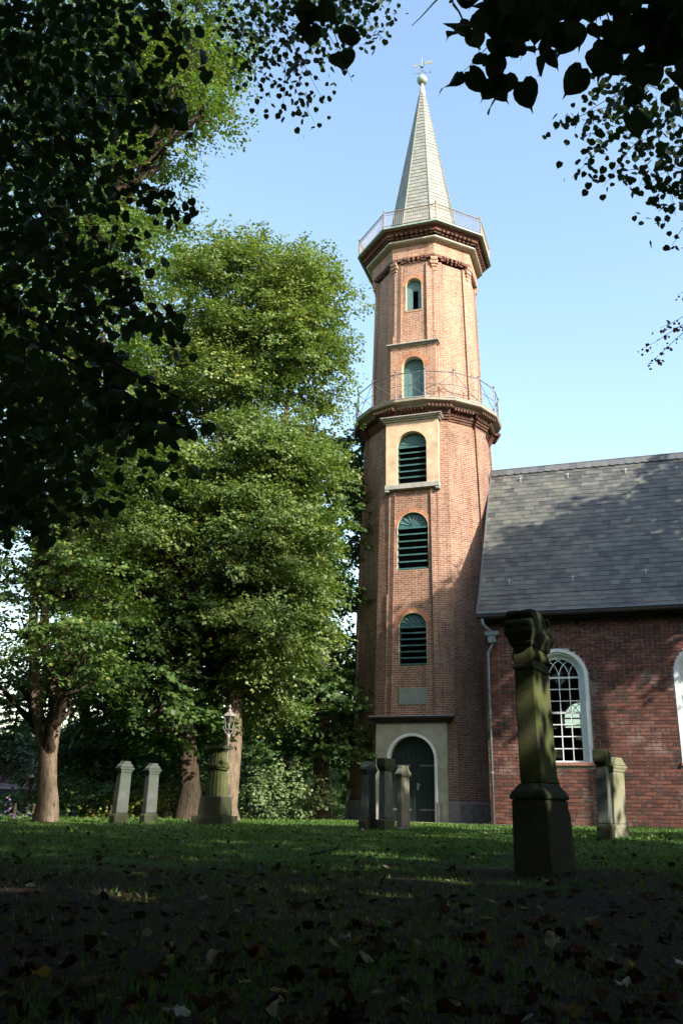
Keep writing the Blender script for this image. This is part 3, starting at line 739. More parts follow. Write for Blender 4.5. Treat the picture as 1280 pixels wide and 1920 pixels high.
for sl_ in slates:
    x0, x1, p, d, nn, fu, r = sl_
    if id(sl_) in near:
        if smesh is None:
            mm = MB(); L = SW_-.006; Hh = RH*1.3
            mm.add([(0,0,.014),(L,0,.014),(L,Hh,.0),(0,Hh,.0),(0,0,.004),(L,0,.004),(L,Hh,-.01),(0,Hh,-.01)], [(0,1,2,3),(0,4,5,1),(1,5,6,2),(2,6,7,3),(3,7,4,0)])
            o = mm.build('slate', SLATE, RF); smesh = o.data
        else: o = bpy.data.objects.new('slate', smesh); COL.objects.link(o); o.parent = RF
        M = Matrix((Vector((1,0,0)), d, nn)).transposed().to_4x4(); M.translation = Vector((x0, p.y, p.z))+nn*random.uniform(.002,.008)
        o.matrix_local = M @ Matrix.Rotation(random.gauss(0,.006),4,'Z') @ Matrix.Rotation(random.gauss(0,.006),4,'X')
    else:
        q = random.uniform(.002,.008); e = Vector((1,0,0)); a = Vector((x0,p.y,p.z)); b = Vector((x1,p.y,p.z)); Hh = d*RH*1.3
        if r == nr-1: Hh = d*RH
        P = [a+nn*(.014+q), b+nn*(.014+q), b+Hh+nn*q, a+Hh+nn*q]
        quadbox(sm, P, nn, .01)
sm.build('slate', SLATE, RF, kind='stuff', uv=False)
mb = MB(); k = 0                                   # ridge: overlapping round-ended slates
u = 2.47
while u < 16:
    cx, r = u+.2, .15; P = [(u,-.02),(u,-.30)]+[(u+.30*i/6, -.30-.05*math.sin(PI*i/6)) for i in range(1,6)]+[(u+.30,-.30),(u+.30,-.02)]
    d = (Vector((0,-prof[2][0],prof[2][1]))-Vector((0,0,12.72))).normalized(); nn = Vector((1,0,0)).cross(-d).normalized()
    pts = [Vector((px,0,12.76))+d*(-pz)+nn*(.028+.008*(k%2)) for px, pz in P]
    k0 = len(mb.v); mb.v += [tuple(q) for q in pts]+[tuple(q-nn*.02) for q in pts]; n_ = len(pts)
    mb.f.append(tuple(range(k0,k0+n_))); mb.f += [(k0+i, k0+n_+i, k0+n_+(i+1)%n_, k0+(i+1)%n_) for i in range(n_)]
    u += .285; k += 1
mb.build('ridge_slate', piece_mat('ridge_slate', [(0,(.09,.095,.10)),(1,(.14,.145,.145))], .6), RF, kind='stuff')
mb = MB(); mb.tube([(2.46,0,12.77),(24.1,0,12.77)], .045, 6); mb.build('ridge_roll', VERGE, RF)
mb = MB()                                          # verge edging
for i in range(3):
    a, b = prof[i], prof[i+1]; mb.tube([(2.45,-a[0],a[1]+.01),(2.45,-b[0],b[1]+.01)], .035, 6)
mb.build('verge_roll', VERGE, RF)
hk = MB()
random.seed(3)
for (u, s) in ((3.6,7.0),(5.3,7.0),(7.3,6.95),(9.0,6.8),(3.4,1.5),(5.4,1.5),(7.6,1.6),(9.6,5.4)):
    p, d = roofpt(s); nn = Vector((1,0,0)).cross(d).normalized(); P = Vector((u,p.y,p.z))
    MB().tube([P+nn*.02, P+nn*.1, P+nn*.1-d*.12, P+nn*.03-d*.2], .012, 5).tube([P+nn*.06-Vector((.1,0,0)), P+nn*.06+Vector((.1,0,0))], .01, 5).build('roof_hook', simple('galvanised', (.6,.62,.62), .4, .1, 10, 0), RF)
# eaves cornice, gutter, downpipe
mb = MB(); mb.box(2.62,24,-WF-.12,-WF+.3,6.12,6.2); mb.box(2.62,24,-WF-.28,-WF+.3,6.202,6.3); mb.build('eaves_cornice', DARKW, N)
G = empty('gutter', (0,0,0)); G.parent = N
mb = MB(); gp = [(-4.20,6.38),(-4.33,6.38),(-4.33,6.27),(-4.27,6.235),(-4.18,6.235),(-4.14,6.27)]
mb.rings([[(u,a,b) for a,b in gp] for u in (2.44,24.1)]); mb.build('trough', DARKW, G)
mb = MB(); mb.tube([(2.44,-4.335,6.385),(24.1,-4.335,6.385)], .017, 6); mb.build('lip', ZINC, G)
DP = empty('downpipe', (0,0,0)); DP.parent = N
MB().tube([(2.62,-4.24,6.24),(2.62,-4.24,6.1),(2.72,-4.1,5.95),(2.86,-3.96,5.86)], .05, 10).build('swan_neck', ZINC, DP, smooth=True)
mb = MB(); mb.rings([[(2.86+sx*a, -3.95+sy*b, zq) for sx, sy in ((-1,-1),(1,-1),(1,1),(-1,1))] for a, b, zq in ((.11,.08,5.52),(.12,.09,5.70),(.12,.09,5.71),(.21,.13,5.74),(.22,.14,5.86))]); mb.build('hopper', ZINC, DP)
MB().tube([(2.86,-3.93,5.58),(2.86,-3.93,5.46),(2.80,-3.93,5.34),(2.73,-3.92,5.26),(2.71,-3.91,5.1),(2.71,-3.91,.95)], .042, 10).build('pipe', ZINC, DP, smooth=True)
MB().tube([(2.71,-3.91,.0),(2.71,-3.91,.95)], .055, 10).build('boot_pipe', PIPED, DP)
mb = MB()
for zq in (1.6,3.2,4.8): mb.tube([(2.71,-3.91,zq),(2.71,-3.91,zq+.05)], .05, 10)
mb.build('bracket', ZINC, DP)
# paved strip at the foot of the tower
pth = simple('gravel_path_stone', (.3,.27,.22), .95, .3, 8, .6, dist=.02)
mb = MB(); P = [loc2w(u, w, 0) for u, w in ((-4.5,2.6),(2.5,2.6),(3.2,3.7),(5.4,3.75),(5.4,4.15),(2.9,4.2),(1.8,3.6),(-4.5,3.5))]
mb.add([(p.x,p.y,gz(p.x,p.y)+.012) for p in P], [tuple(range(8))]); mb.build('path', pth, None)['kind'] = 'structure'

# ------------------------------------------------------------------ gravestones and monument
def prism(mb, sec):                               # stack of (half width x, half depth y, z, x shift)
    mb.rings([[(sx*a+(c or 0), sy*b, zq) for sx, sy in ((-1,-1),(1,-1),(1,1),(-1,1))] for a, b, zq, c in sec])
def stele(x, y, rz, w, d, h, mats, label, cap='pediment', lean=(0,0), cat='gravestone', plinth=.18, group='old stone grave pillars'):
    g = gz(x,y)-.03
    s = empty('grave_pillar', (x,y,g), math.radians(rz), label, cat, group)
    s.rotation_euler = (math.radians(lean[0]), math.radians(lean[1]), math.radians(rz))
    mp, ms, mc = mats; a, b = w/2, d/2; k = h
    mb = MB(); prism(mb, [(a*1.28,b*1.2,0,0),(a*1.25,b*1.18,k*plinth*.8,0),(a*1.02,b*1.02,k*plinth,0)]); mb.build('plinth', mp, s, bevel=.012)
    mb = MB(); prism(mb, [(a,b,k*plinth+.001,0),(a*.9,b*.9,k*.82,0)]); mb.build('shaft', ms, s, bevel=.012)
    if cap == 'pediment':
        mb = MB(); prism(mb, [(a*.95,b*.95,k*.821,0),(a*1.0,b*1.0,k*.835,0),(a*1.0,b*1.0,k*.85,0),(a*1.18,b*1.2,k*.875,0),(a*1.2,b*1.22,k*.9,0)]); mb.build('moulding', mc, s, bevel=.006)
        mb = MB(); P = [(-1.12,.902),(-1.0,.93),(-.6,.965),(-.45,1.0),(.45,1.0),(.6,.965),(1.0,.93),(1.12,.902)]
        mb.extrude([(px*a, pz*k) for px, pz in P], -b*1.1, b*1.1); mb.build('pediment', mc, s, bevel=.012)
    elif cap == 'block':
        mb = MB(); prism(mb, [(a*.95,b*.95,k*.821,0),(a*1.2,b*1.25,k*.87,0),(a*1.25,b*1.3,k*.9,0),(a*1.25,b*1.3,k*1.0,0)]); mb.build('cap_block', mc, s, bevel=.014)
    elif cap == 'obelisk':
        mb = MB(); prism(mb, [(a*.95,b*.95,k*.821,0),(a*1.3,b*1.35,k*.86,0),(a*1.2,b*1.25,k*.885,0),(a*.8,b*.95,k*.95,0),(a*.75,b*.9,k*1.0,0)]); mb.build('gable_cap', mc, s, bevel=.014)
    return s
# local x = broad side direction; its broad face looks along -y/+y, so turn it edge-on
def P2(px, Y): return at(px, 1545, Y)
G3 = (GREYST, GREYST, DARKST)
p = P2(690, 20.3); stele(p.x, p.y, 66, .56, .16, 1.45, (DARKST,GREYST,GREYST), 'grey-green grave pillar with moulded gable top, left one of the three in front of the church door', 'pediment', (0,0), group='three grave pillars in front of the door')
p = P2(723, 20.1); stele(p.x, p.y, 64, .46, .16, 1.51, (DARKST,GREYST,DARKST), 'tallest of the three grave pillars before the church door, with a heavy dark square block on top', 'block', group='three grave pillars in front of the door')
p = P2(756, 20.9); stele(p.x, p.y, 62, .48, .13, 1.39, (BROWNST,BROWNST,MOSSL), 'brownish grave pillar with a tapered mossy cap, right one of the three in front of the dark door', 'obelisk', plinth=.06, group='three grave pillars in front of the door')
p = P2(222, 21.0); stele(p.x, p.y, 47, .31, .19, 1.38, (DARKST,GREYST,GREYST), 'tall leaning grey grave pillar, leftmost on the lawn under the trees', 'pediment', (1.6,1), group='two leaning grave pillars on the left lawn')
p = P2(278, 21.4); stele(p.x, p.y, 49, .31, .17, 1.34, (DARKST,GREYST,GREYST), 'grey grave pillar leaning right, between its taller twin and the fluted column', 'pediment', (0,.3), group='two leaning grave pillars on the left lawn')
p = P2(1134, 17.2); stele(p.x, p.y, 66, .5, .2, 1.60, (DARKST,GREYST,DARKST), 'dark upright grave pillar with stepped cap below the church window', 'block', (1,0), group='two grave pillars by the nave wall')
p = P2(1153, 17.9); stele(p.x, p.y, 48, .52, .2, 1.5, (MOSSL,MOSSL,MOSSL), 'sunlit pale grave pillar standing just behind the dark one at the nave wall', 'pediment', (3,0), group='two grave pillars by the nave wall')
# big foreground stone
p = at(1020, 1600, 8.8); B0 = empty('grave_pillar', (p.x, p.y, gz(p.x,p.y)-.05), math.radians(62), 'huge mossy sandstone grave pillar with carved scroll top, nearest the camera on the right', 'gravestone')
B0.scale = (1.08,.95,1.05); B0.rotation_euler = (math.radians(-1.0), math.radians(.0), math.radians(61))
# local y = thickness direction, local x = broad direction (away from the camera)
mb = MB(); prism(mb, [(.36,.185,0,0),(.35,.172,.67,0)]); mb.build('plinth', DARKST, B0, bevel=.015)
mb = MB(); prism(mb, [(.36,.182,.671,0),(.365,.186,.70,0),(.35,.165,.74,0),(.27,.112,.81,0)]); mb.build('base_moulding', DARKST, B0, bevel=.01)
mb = MB(); prism(mb, [(.26,.108,.811,0),(.255,.106,1.2,0),(.25,.1,1.82,0)]); mb.build('shaft', MOSSY, B0, bevel=.012)
mb = MB(); prism(mb, [(.27,.11,1.821,0),(.27,.11,1.85,0),(.255,.102,1.86,0),(.25,.098,2.03,0)]); mb.build('carved_frieze', MOSSY, B0, bevel=.006)
mb = MB()
random.seed(5)
for i in range(7):
    x = -.22+i*.073
    for sg in (-1,1): mb.lathe([(.0,1.90),(.024,1.915),(.028,1.945),(.02,1.98),(.0,1.99)], 8, (x, sg*.1))
mb.build('carved_rosette', MOSSY, B0, kind='stuff')
mb = MB(); prism(mb, [(.28,.106,2.031,0),(.30,.12,2.06,0),(.30,.12,2.075,0),(.33,.14,2.12,0),(.35,.15,2.15,0),(.35,.15,2.19,0)]); mb.build('cornice_moulding', DARKST, B0, bevel=.006)
mb = MB()
mb.extrude([(-.34,2.192),(-.32,2.26),(-.24,2.30),(-.18,2.36),(-.12,2.40),(.12,2.40),(.18,2.36),(.24,2.30),(.32,2.26),(.34,2.192)], -.12, .12); mb.build('pediment', DARKST, B0, bevel=.012)
mb = MB()
for x, zq, r in ((-.31,2.235,.042),(-.25,2.335,.042),(.31,2.235,.042),(.25,2.335,.042)):
    for y0, y1 in ((-.14,-.01),(.0,.14)): mb.tube([(x,y0,zq),(x,y0+.02,zq),(x,y1-.02,zq),(x,y1,zq)], [r*.8,r,r,r*.8], 12)
mb.build('scroll', DARKST, B0, smooth=False)
mb = MB(); prism(mb, [(.15,.15,0,.42),(.14,.14,.55,.38),(.10,.12,.68,.32),(.05,.09,.9,.27)]); mb.build('side_buttress', MOSSY, B0, bevel=.02)
# fluted column monument
p = P2(402, 21.6); q = gz(p.x,p.y)-.03
CM = empty('column_monument', (p.x,p.y,q), math.radians(-20), 'mossy broken fluted column on a stepped stone pedestal with a carved rope round it', 'monument')
mb = MB(); prism(mb, [(.40,.40,0,0),(.40,.40,.22,0)]); mb.build('step', DARKST, CM, bevel=.012)
mb = MB(); prism(mb, [(.30,.30,.221,0),(.27,.27,.64,0)]); mb.build('pedestal', DARKST, CM, bevel=.012)
mb = MB(); fl = []
for zq, r in ((.641,.262),(1.0,.24),(1.3,.22),(1.64,.195)):
    fl.append([((r-.022*(j%4 in (1,2,3) and (1 if j%4 == 2 else .7)))*math.cos(2*PI*j/72), (r-.022*(j%4 in (1,2,3) and (1 if j%4 == 2 else .7)))*math.sin(2*PI*j/72), zq) for j in range(72)])
mb.rings(fl); mb.build('fluted_shaft', MOSSY, CM)
mb = MB()
for o_, zo in ((0,1.27),(.02,1.315),(-.01,1.355)):
    mb.tube([((.238+o_)*math.cos(t), (.238+o_)*math.sin(t), zo+.02*math.sin(t*2+zo*9)) for t in np.linspace(0,2*PI,33)], .028, 6)
for dx, dz in ((.0,0),(.06,.06),(-.03,.09)): mb.lathe([(.0,1.26+dz),(.06,1.3+dz),(.075,1.34+dz),(.05,1.39+dz),(0,1.41+dz)], 8, (.24*math.cos(-.5)+dx*.4, .24*math.sin(-.5)-.02))
mb.build('rope_garland', MOSSY, CM, smooth=True)
mb = MB(); mb.lathe([(.196,1.641),(.22,1.67),(.235,1.71)], 24); prism(mb, [(.25,.25,1.712,0),(.255,.255,1.785,0)]); mb.build('capital', DARKST, CM)
# street lamp
def street_lamp(x, y, s, label):
    g = gz(x,y); Lp = empty('street_lamp', (x,y,g), .5, label, 'street lamp')
    cz = s; Lp.scale = (.79,.79,.79)
    LM = simple('lamp_metal', (.26,.235,.215), .5, .1, 10, .05, metal=.2) if 'lamp_metal' not in MATS else MATS['lamp_metal']
    MB().lathe([(.09,0),(.09,.5),(.06,.6),(.045,.75),(.04,cz-.15),(.055,cz-.13),(.065,cz-.05),(.05,cz)], 12).build('pole', LM, Lp, smooth=True)
    mb = MB()
    for sg in (-1,1): mb.tube([(0,0,cz+.0),(sg*.08,0,cz+.02),(sg*.13,0,cz+.1),(sg*.13,0,cz+.18)], .014, 6); mb.tube([(sg*.13+sg*.05*math.cos(t)+sg*.03,0,cz+.2+.05*math.sin(t)) for t in np.linspace(-2,3,12)], .01, 5)
    mb.tube([(0,0,cz-.02),(0,0,cz+.1)], .025, 8); mb.build('bracket', LM, Lp)
    z0, z1 = cz+.16, cz+.58; r0, r1 = .12, .2
    hx = lambda r, zq: [(r*math.cos(PI/3*j+.3), r*math.sin(PI/3*j+.3), zq) for j in range(6)]
    mb = MB()
    a, b = hx(r0,z0), hx(r1,z1)
    for j in range(6): mb.tube([a[j],b[j]], .012, 5); mb.tube([a[j],a[(j+1)%6]], .013, 5); mb.tube([b[j],b[(j+1)%6]], .015, 5)
    mb.rings([hx(r0*.98,z0-.01),hx(r0*.98,z0)]); mb.build('lantern_frame', LM, Lp)
    for j in range(6):
        k = (j+1)%6; MB().add([Vector(a[j])*1.0, a[k], b[k], b[j]], [(0,1,2,3)]).build('pane', GLASS, Lp, recalc=False)
    mb = MB(); mb.rings([hx(.235,z1),hx(.24,z1+.02),hx(.13,z1+.12),hx(.09,z1+.14)]); mb.build('hood', LM, Lp)
    mb = MB(); mb.lathe([(.09,z1+.14),(.07,z1+.2),(.03,z1+.24),(.02,z1+.27),(.04,z1+.3),(.045,z1+.32),(.03,z1+.35),(.0,z1+.4)], 10); mb.build('finial', LM, Lp, smooth=True)
    MB().lathe([(0,z0+.02),(.03,z0+.05),(.04,z0+.15),(0,z0+.22)], 8).build('bulb', WHITE, Lp, smooth=True)
    return Lp
p = P2(419, 23.6); street_lamp(p.x, p.y, 2.72, 'old-style grey street lamp with a glass lantern, rising behind the mossy column')
p = P2(49, 27); 
Bl = empty('garden_lamp', (p.x,p.y,gz(p.x,p.y)), 0, 'small black garden lamp post left of the sunlit tree trunk', 'lamp')
MB().tube([(0,0,0),(0,0,.75)], .03, 8).build('pole', DARKW, Bl); MB().lathe([(.04,.75),(.1,1.05),(.12,1.07),(.05,1.16),(0,1.2)], 8).build('lantern', DARKW, Bl)

# ------------------------------------------------------------------ foliage machinery
def unit(v): return v/np.maximum(1e-9, np.linalg.norm(v, axis=-1, keepdims=True))
def leaves_np(P, Nn, D, size, shape='quad', aspect=.8):
    n = len(P); D = unit(D-Nn*(D*Nn).sum(1,keepdims=True)); Sd = np.cross(Nn, D)
    s = size[:,None]
    if shape == 'quad':
        q = [(0,-.05),(.5*aspect,.42),(0,1.),(-.5*aspect,.42)]
    elif shape == 'hex':
        q = [(0,0),(.42*aspect,.12),(.52*aspect,.5),(0,1.08),(-.52*aspect,.5),(-.42*aspect,.12)]
    else:                                          # heart shaped linden leaf
        q = [(0,.06),(.16,-.04),(.36,.04),(.49,.25),(.50,.45),(.40,.66),(.20,.85),(.05,.95),(0,1.14),(-.05,.95),(-.20,.85),(-.40,.66),(-.50,.45),(-.49,.25),(-.36,.04),(-.16,-.04)]
    k = len(q); V = np.empty((n,k,3),'f')
    for i, (a, b) in enumerate(q):
        curl = Nn*(-(a*a)*.5-(b-.4)**2*.15) if shape != 'quad' else 0
        V[:,i] = P + Sd*(a*s) + D*(b*s) + (curl*s if shape != 'quad' else 0)
    return V.reshape(-1,3), np.arange(n*k).reshape(n,k), k
def rdir(rng, n): return unit(rng.normal(size=(n,3)))
def crown_leaves(rng, lobes, density, size, spray=22, flat=.45, droop=.25, clump=.75):
    Ps, Ns, Ds = [], [], []
    for (cx,cy,cz,rx,ry,rz) in lobes:
        area = (rx*ry+rx*rz+ry*rz)/3*4*PI; nl = int(area*density)
        ncl = max(8, int(area/(clump*clump*2.2)))
        d = rdir(rng, ncl); d[:,2] = np.where((d[:,2] < -.3)&(rng.uniform(size=ncl) < .5), -d[:,2], d[:,2])
        r = rng.uniform(.28,1,ncl)**.45
        cc = np.array([cx,cy,cz]) + d*np.array([rx,ry,rz])*(r*rng.uniform(.86,1.08,ncl))[:,None]
        nsp = int(nl/spray); ci = rng.integers(0,ncl,nsp); cs = (.55+.75*rng.uniform(size=ncl))[ci][:,None]
        o0 = rdir(rng,nsp)*rng.uniform(.2,1,(nsp,1))**.4
        o0[:,2] = np.where(o0[:,2] < -.25, -o0[:,2]*.6, o0[:,2])
        off = o0*np.array([clump*1.1,clump*1.1,clump*flat*1.6])*cs
        out = unit(d[ci]*np.array([1,1,.5])*.6+o0*.8+rng.normal(size=(nsp,3))*.35)
        out[:,2] -= droop; out = unit(out); so_ = cc[ci]+off
        t = rng.uniform(0,1,(nsp,spray)); L = rng.uniform(.35,.8,(nsp,1))
        side = unit(np.cross(out, np.array([0,0,1.])+rng.normal(size=(nsp,3))*.3))
        lat = rng.normal(size=(nsp,spray))*.13
        p = so_[:,None,:]+out[:,None,:]*(t*L)[:,:,None]+side[:,None,:]*lat[:,:,None]
        p[:,:,2] -= (t*L)**2*.25
        p += rng.normal(size=p.shape)*.03
        Nn = unit(np.array([0,0,.8])+out*.5+rng.normal(size=(nsp,3))*.2)[:,None,:]+rng.normal(size=(nsp,spray,3))*.36
        Dd = out[:,None,:]*.7+side[:,None,:]*np.sign(lat)[:,:,None]*.7+rng.normal(size=(nsp,spray,3))*.3-np.array([0,0,.35])
        Ps.append(p.reshape(-1,3)); Ns.append(unit(Nn).reshape(-1,3)); Ds.append(Dd.reshape(-1,3))
    P = np.concatenate(Ps); sz = size*rng.uniform(.7,1.3,len(P)); LEAFN[0] += len(P)
    return P, np.concatenate(Ns), np.concatenate(Ds), sz
LEAFN = [0]
def limb(mb, rng, a, b, r0, r1, n=7, wob=.06):
    a, b = Vector(a), Vector(b); L = (b-a).length; pts = []
    for i in range(n+1):
        t = i/n; j = Vector(tuple(rng.normal(size=3)))*L*wob*math.sin(PI*t)
        pts.append(a.lerp(b,t)+j)
    mb.tube(pts, [r0+(r1-r0)*i/n for i in range(n+1)], 8, cap=False); return pts
def tree(name, label, seed, base, trunks, lobes, density, size, mat, bark, group=None, cat='tree', flat=.45, spray=22, shape='quad', branches=True, clump=.75, rz_=0, z0=None, aspect=.8):
    rng = np.random.default_rng(seed)
    x, y = base; g = gz(x,y)-.1 if z0 is None else z0
    t = empty(name, (x,y,g), 0, label, cat, group)
    mb = MB(); ends = []
    for path, r0, r1 in trunks:
        pts = [Vector(p)-Vector((x,y,g)) for p in path]
        n = len(pts); mb.tube(pts, [r0*(1.28 if (i == 0 and r0 > .2) else 1)+(r1-r0)*(i/(n-1)) for i in range(n)], 12, cap=False); ends += pts[n//2:]
    mb.build('trunk', bark, t, smooth=True)
    if branches and ends:
        bm_ = MB()
        for (cx,cy,cz,rx,ry,rz) in lobes:
            c = Vector((cx-x,cy-y,cz-g))
            s = min(ends, key=lambda e: (e-c).length + (5 if e.z > c.z else 0))
            m_ = limb(bm_, rng, s, c, .10, .06)
            for k in range(7):
                d = rng.normal(size=3); d[2] = abs(d[2])*.6; d /= np.linalg.norm(d)
                e = c+Vector((d[0]*rx*.85, d[1]*ry*.85, d[2]*rz*.85))
                limb(bm_, rng, m_[rng.integers(2,len(m_))], e, .05, .012, 6, .08)
        bm_.build('branches', BARKD, t, smooth=True)
    P, Nn, D, sz = crown_leaves(rng, lobes, density, size, spray, flat, clump=clump)
    P = P-np.array([x,y,g])
    V, F, k = leaves_np(P, Nn, D, sz, shape, aspect)
    npmesh('crown', V, F, k, mat, t)
    return t
def L(px, py, Y, rpx, ry, rpz):                  # lobe from picture position and apparent size
    c = at(px,py,Y); dep = c.y*ct+(c.z-H)*st; s = dep/FPX
    return (c.x, c.y, c.z, rpx*s, ry, rpz*s*1.08)
# --- main linden left of the tower
B = P2(424, 26.0)
tree('linden_tree', 'broad sunlit linden filling the space left of the tower, pale trunk behind the column', 21, (B.x,B.y),
    [([(B.x,B.y,0),(B.x-.02,B.y,.5),(B.x+.05,B.y+.2,2.2),at(440,1180,27),at(450,900,28),at(480,640,28.5)], .36, .1), ([at(440,1180,27),at(520,900,28),at(560,600,28.5)], .16, .05), ([at(440,1180,27),at(350,950,28),at(330,700,28.5)], .16, .05)],
    [L(500,545,28.5,108,2.6,82), L(420,565,28,88,2.4,68), L(582,585,28.5,58,2.2,80), L(355,650,28,80,2.2,58), L(490,660,27.6,100,2.2,75), L(574,690,28.6,52,1.9,62), L(560,640,27.8,50,1.6,50),
     L(290,720,28,75,2,60), L(400,760,28,95,2.2,60), L(515,870,27.6,90,2.3,72), L(560,900,28.4,50,1.6,60), L(440,880,27,120,2.4,75), L(320,900,27.4,100,2.2,75), L(240,860,28.3,80,1.8,80), L(200,960,26,75,1.8,70), L(270,1040,26,75,1.8,60), L(225,760,28,60,1.8,50), L(370,1220,26.8,60,1.3,40), L(505,1290,26.6,60,1.3,40), L(480,1190,25.5,80,1.6,40),
     L(555,960,28,64,2,75), L(480,1000,26.8,120,2.3,70), L(340,1020,27,110,2.2,70), L(190,1060,26,60,1.6,50), L(250,930,26,70,1.6,50), L(545,1080,27.6,72,2,65), L(440,1120,26.8,100,2.0,55), L(510,1200,27,72,1.8,50), L(550,1170,28,52,1.6,50), L(480,1250,27.4,65,1.4,48), L(500,1360,27.6,45,1.2,32), L(585,800,29,28,1.4,45)],
    370, .105, LINDEN, BARKL, clump=.85)
# --- left linden with forked sunlit trunk
B = P2(85, 21.5)
tree('linden_tree', 'tall linden at the left edge with forked trunk sunlit at its foot', 22, (B.x,B.y),
    [([(B.x,B.y,0),(B.x,B.y,.6),at(88,1470,21.5),at(90,1420,21.6)], .26, .22), ([at(90,1430,21.6),at(70,1330,21.6),at(62,1200,21.8),at(66,1060,22),at(80,700,22)], .17, .07), ([at(92,1430,21.6),at(108,1330,21.7),at(82,1200,21.8),at(100,900,22),at(150,500,22)], .17, .07), ([at(104,1350,21.7),at(122,1250,21.9),at(118,1120,22),at(200,600,22)], .11,.05)],
    [L(120,980,22,110,2.2,70), L(50,1080,21.6,80,2,60), L(170,1120,22,80,1.9,60), L(60,1200,22.3,60,1.6,45), L(120,1260,21,55,1.2,45), L(40,1290,22.6,50,1.2,40), L(160,1200,21,60,1.3,45), L(190,850,22,100,2.2,90), L(90,800,22.5,110,2.4,90), L(130,640,22,130,2.6,90), L(220,520,22,90,2.2,85), L(100,430,22,130,2.8,110), L(250,360,22,80,2.0,90),
     L(280,200,21.5,95,2.2,80), L(350,170,21,72,1.7,62), L(320,60,21.5,100,2.2,80), L(180,150,22,130,2.8,110), L(390,60,21,62,1.5,50), L(60,200,22,120,2.6,120), L(375,215,20.6,36,1.0,28), L(0,640,22,120,2.4,110)],
    235, .098, LINDENY, BARKL, clump=.8)
# --- dark trees in the shade behind
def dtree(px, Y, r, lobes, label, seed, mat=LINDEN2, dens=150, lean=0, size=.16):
    B = P2(px, Y)
    return tree('shade_tree', label, seed, (B.x,B.y), [([(B.x,B.y,0),(B.x,B.y,1.0),at(px+lean,1250,Y),at(px+lean*1.5,1000,Y)], r, r*.45)], lobes, dens, size, mat, BARKD, 'trees in the shade behind the lawn', clump=.8)
dtree(352, 26.5, .36, [L(330,1200,27,110,2.2,85), L(250,1120,27.5,90,2,80), L(400,1180,28,90,2,70), L(300,1330,27,90,1.8,55), L(210,1260,28,80,1.8,60), L(230,1380,28,70,1.6,40),L(360,1400,28.5,60,1.4,40), L(320,1370,25.2,80,1.3,38), L(260,1300,25.5,80,1.4,50), L(385,1280,28,50,1.2,40)], 'thick reddish trunk in deep shade left of the fluted column', 31, lean=-10)
dtree(600, 31, .34, [L(600,1150,31.5,85,2,90), L(640,1000,32.5,70,2,100), L(560,1280,31.5,80,1.9,70), L(640,1290,33,55,1.7,80), L(600,1400,32,60,1.5,40), L(655,900,34,50,1.6,90), L(600,1340,30,60,1.3,50), L(645,1420,31,40,1.2,40)], 'dark slender tree standing right beside the tower in shade', 32, lean=5)
dtree(160, 33, .3, [L(150,1150,33.5,110,2.6,90), L(60,1330,34,60,1.7,60), L(170,1300,34,90,2.2,70), L(130,1420,34,80,1.8,45), L(250,1420,34,80,1.8,45)], 'dark tree between the forked linden and the leaning pillars', 33, lean=-5)
dtree(300, 36, .3, [L(330,1050,37,150,3,110), L(420,1300,37,100,2.6,80), L(300,1420,36,80,2,45), L(480,1180,38,110,2.6,90)], 'dark tree far back behind the broad linden', 34)
dtree(540, 38, .3, [L(520,1080,39,110,2.6,100), L(560,1340,39,60,2.0,60)], 'dark tree far back between the lamp and the tower', 35)
# ------------------------------------------------------------------ background shrubs, conifers, house
def shrub(px, py, Y, rpx, rpz, mat, label, seed, name='shrub', cat='shrub', dens=80, size=.1, group='shrubs behind the lawn', ry=1.3, shape='quad', clump=.4, aspect=.8):
    B = P2(px, Y); lb = L(px, py, Y, rpx, ry, rpz); rng = np.random.default_rng(seed)
    lobes = [lb]+[(lb[0]+rng.uniform(-.5,.5)*lb[3], lb[1]+rng.uniform(-.5,.5)*ry, lb[2]+rng.uniform(-.4,.5)*lb[5], lb[3]*.6, ry*.6, lb[5]*.6) for _ in range(3)]
    return tree(name, label, seed, (B.x,B.y), [([(B.x,B.y,0),(B.x,B.y,max(.5,lb[2]*.7))], .07, .03)], lobes, dens, size, mat, BARKD, group, cat, shape=shape, branches=False, clump=clump, spray=14, aspect=aspect)
shrub(525, 1485, 30, 50, 55, PALESH, 'pale green shrub glowing in the sun between the lamp and the dark tree', 41)
shrub(478, 1515, 29.5, 26, 26, PALESH, 'low pale shrub right in front of the blue spruce', 42)
shrub(572, 1505, 30.5, 34, 42, PALESH, 'pale shrub immediately left of the dark slender tree', 43)
shrub(625, 1500, 37, 35, 55, SHRUB, 'dark green shrub against the left side of the tower', 44)
shrub(300, 1515, 30, 45, 32, YELSH, 'yellowing low shrub between the leaning pillars and the column', 45, dens=60)
shrub(250, 1520, 29, 30, 28, YELSH, 'yellow-green bush seen between the two leaning pillars', 46, dens=60)
shrub(180, 1520, 28, 35, 24, SHRUB, 'low green bush left of the leaning pillars', 47)
shrub(205, 1530, 26, 16, 16, YELSH, 'small orange-tinged bush at the foot of the leftmost pillar', 57, dens=50)
shrub(130, 1505, 30, 30, 36, SHRUB, 'bush right of the sunlit forked trunk', 48)
shrub(30, 1525, 29, 50, 26, SHRUB, 'low green bush below the tiled roof at the left edge', 49)
shrub(360, 1500, 33, 45, 42, SHRUB, 'dark bush behind the reddish trunk', 50)
shrub(405, 1500, 34, 35, 50, SHRUB, 'bush directly behind the fluted column', 51)
shrub(85, 1480, 33, 35, 55, SHRUB, 'tall bush behind the forked trunk', 52)
shrub(25, 1534, 24, 22, 10, PURPLE, 'clump of purple flowers at the left edge of the lawn', 53, 'flowers', 'flowers', dens=70, size=.05, group=None, ry=.3, clump=.15)
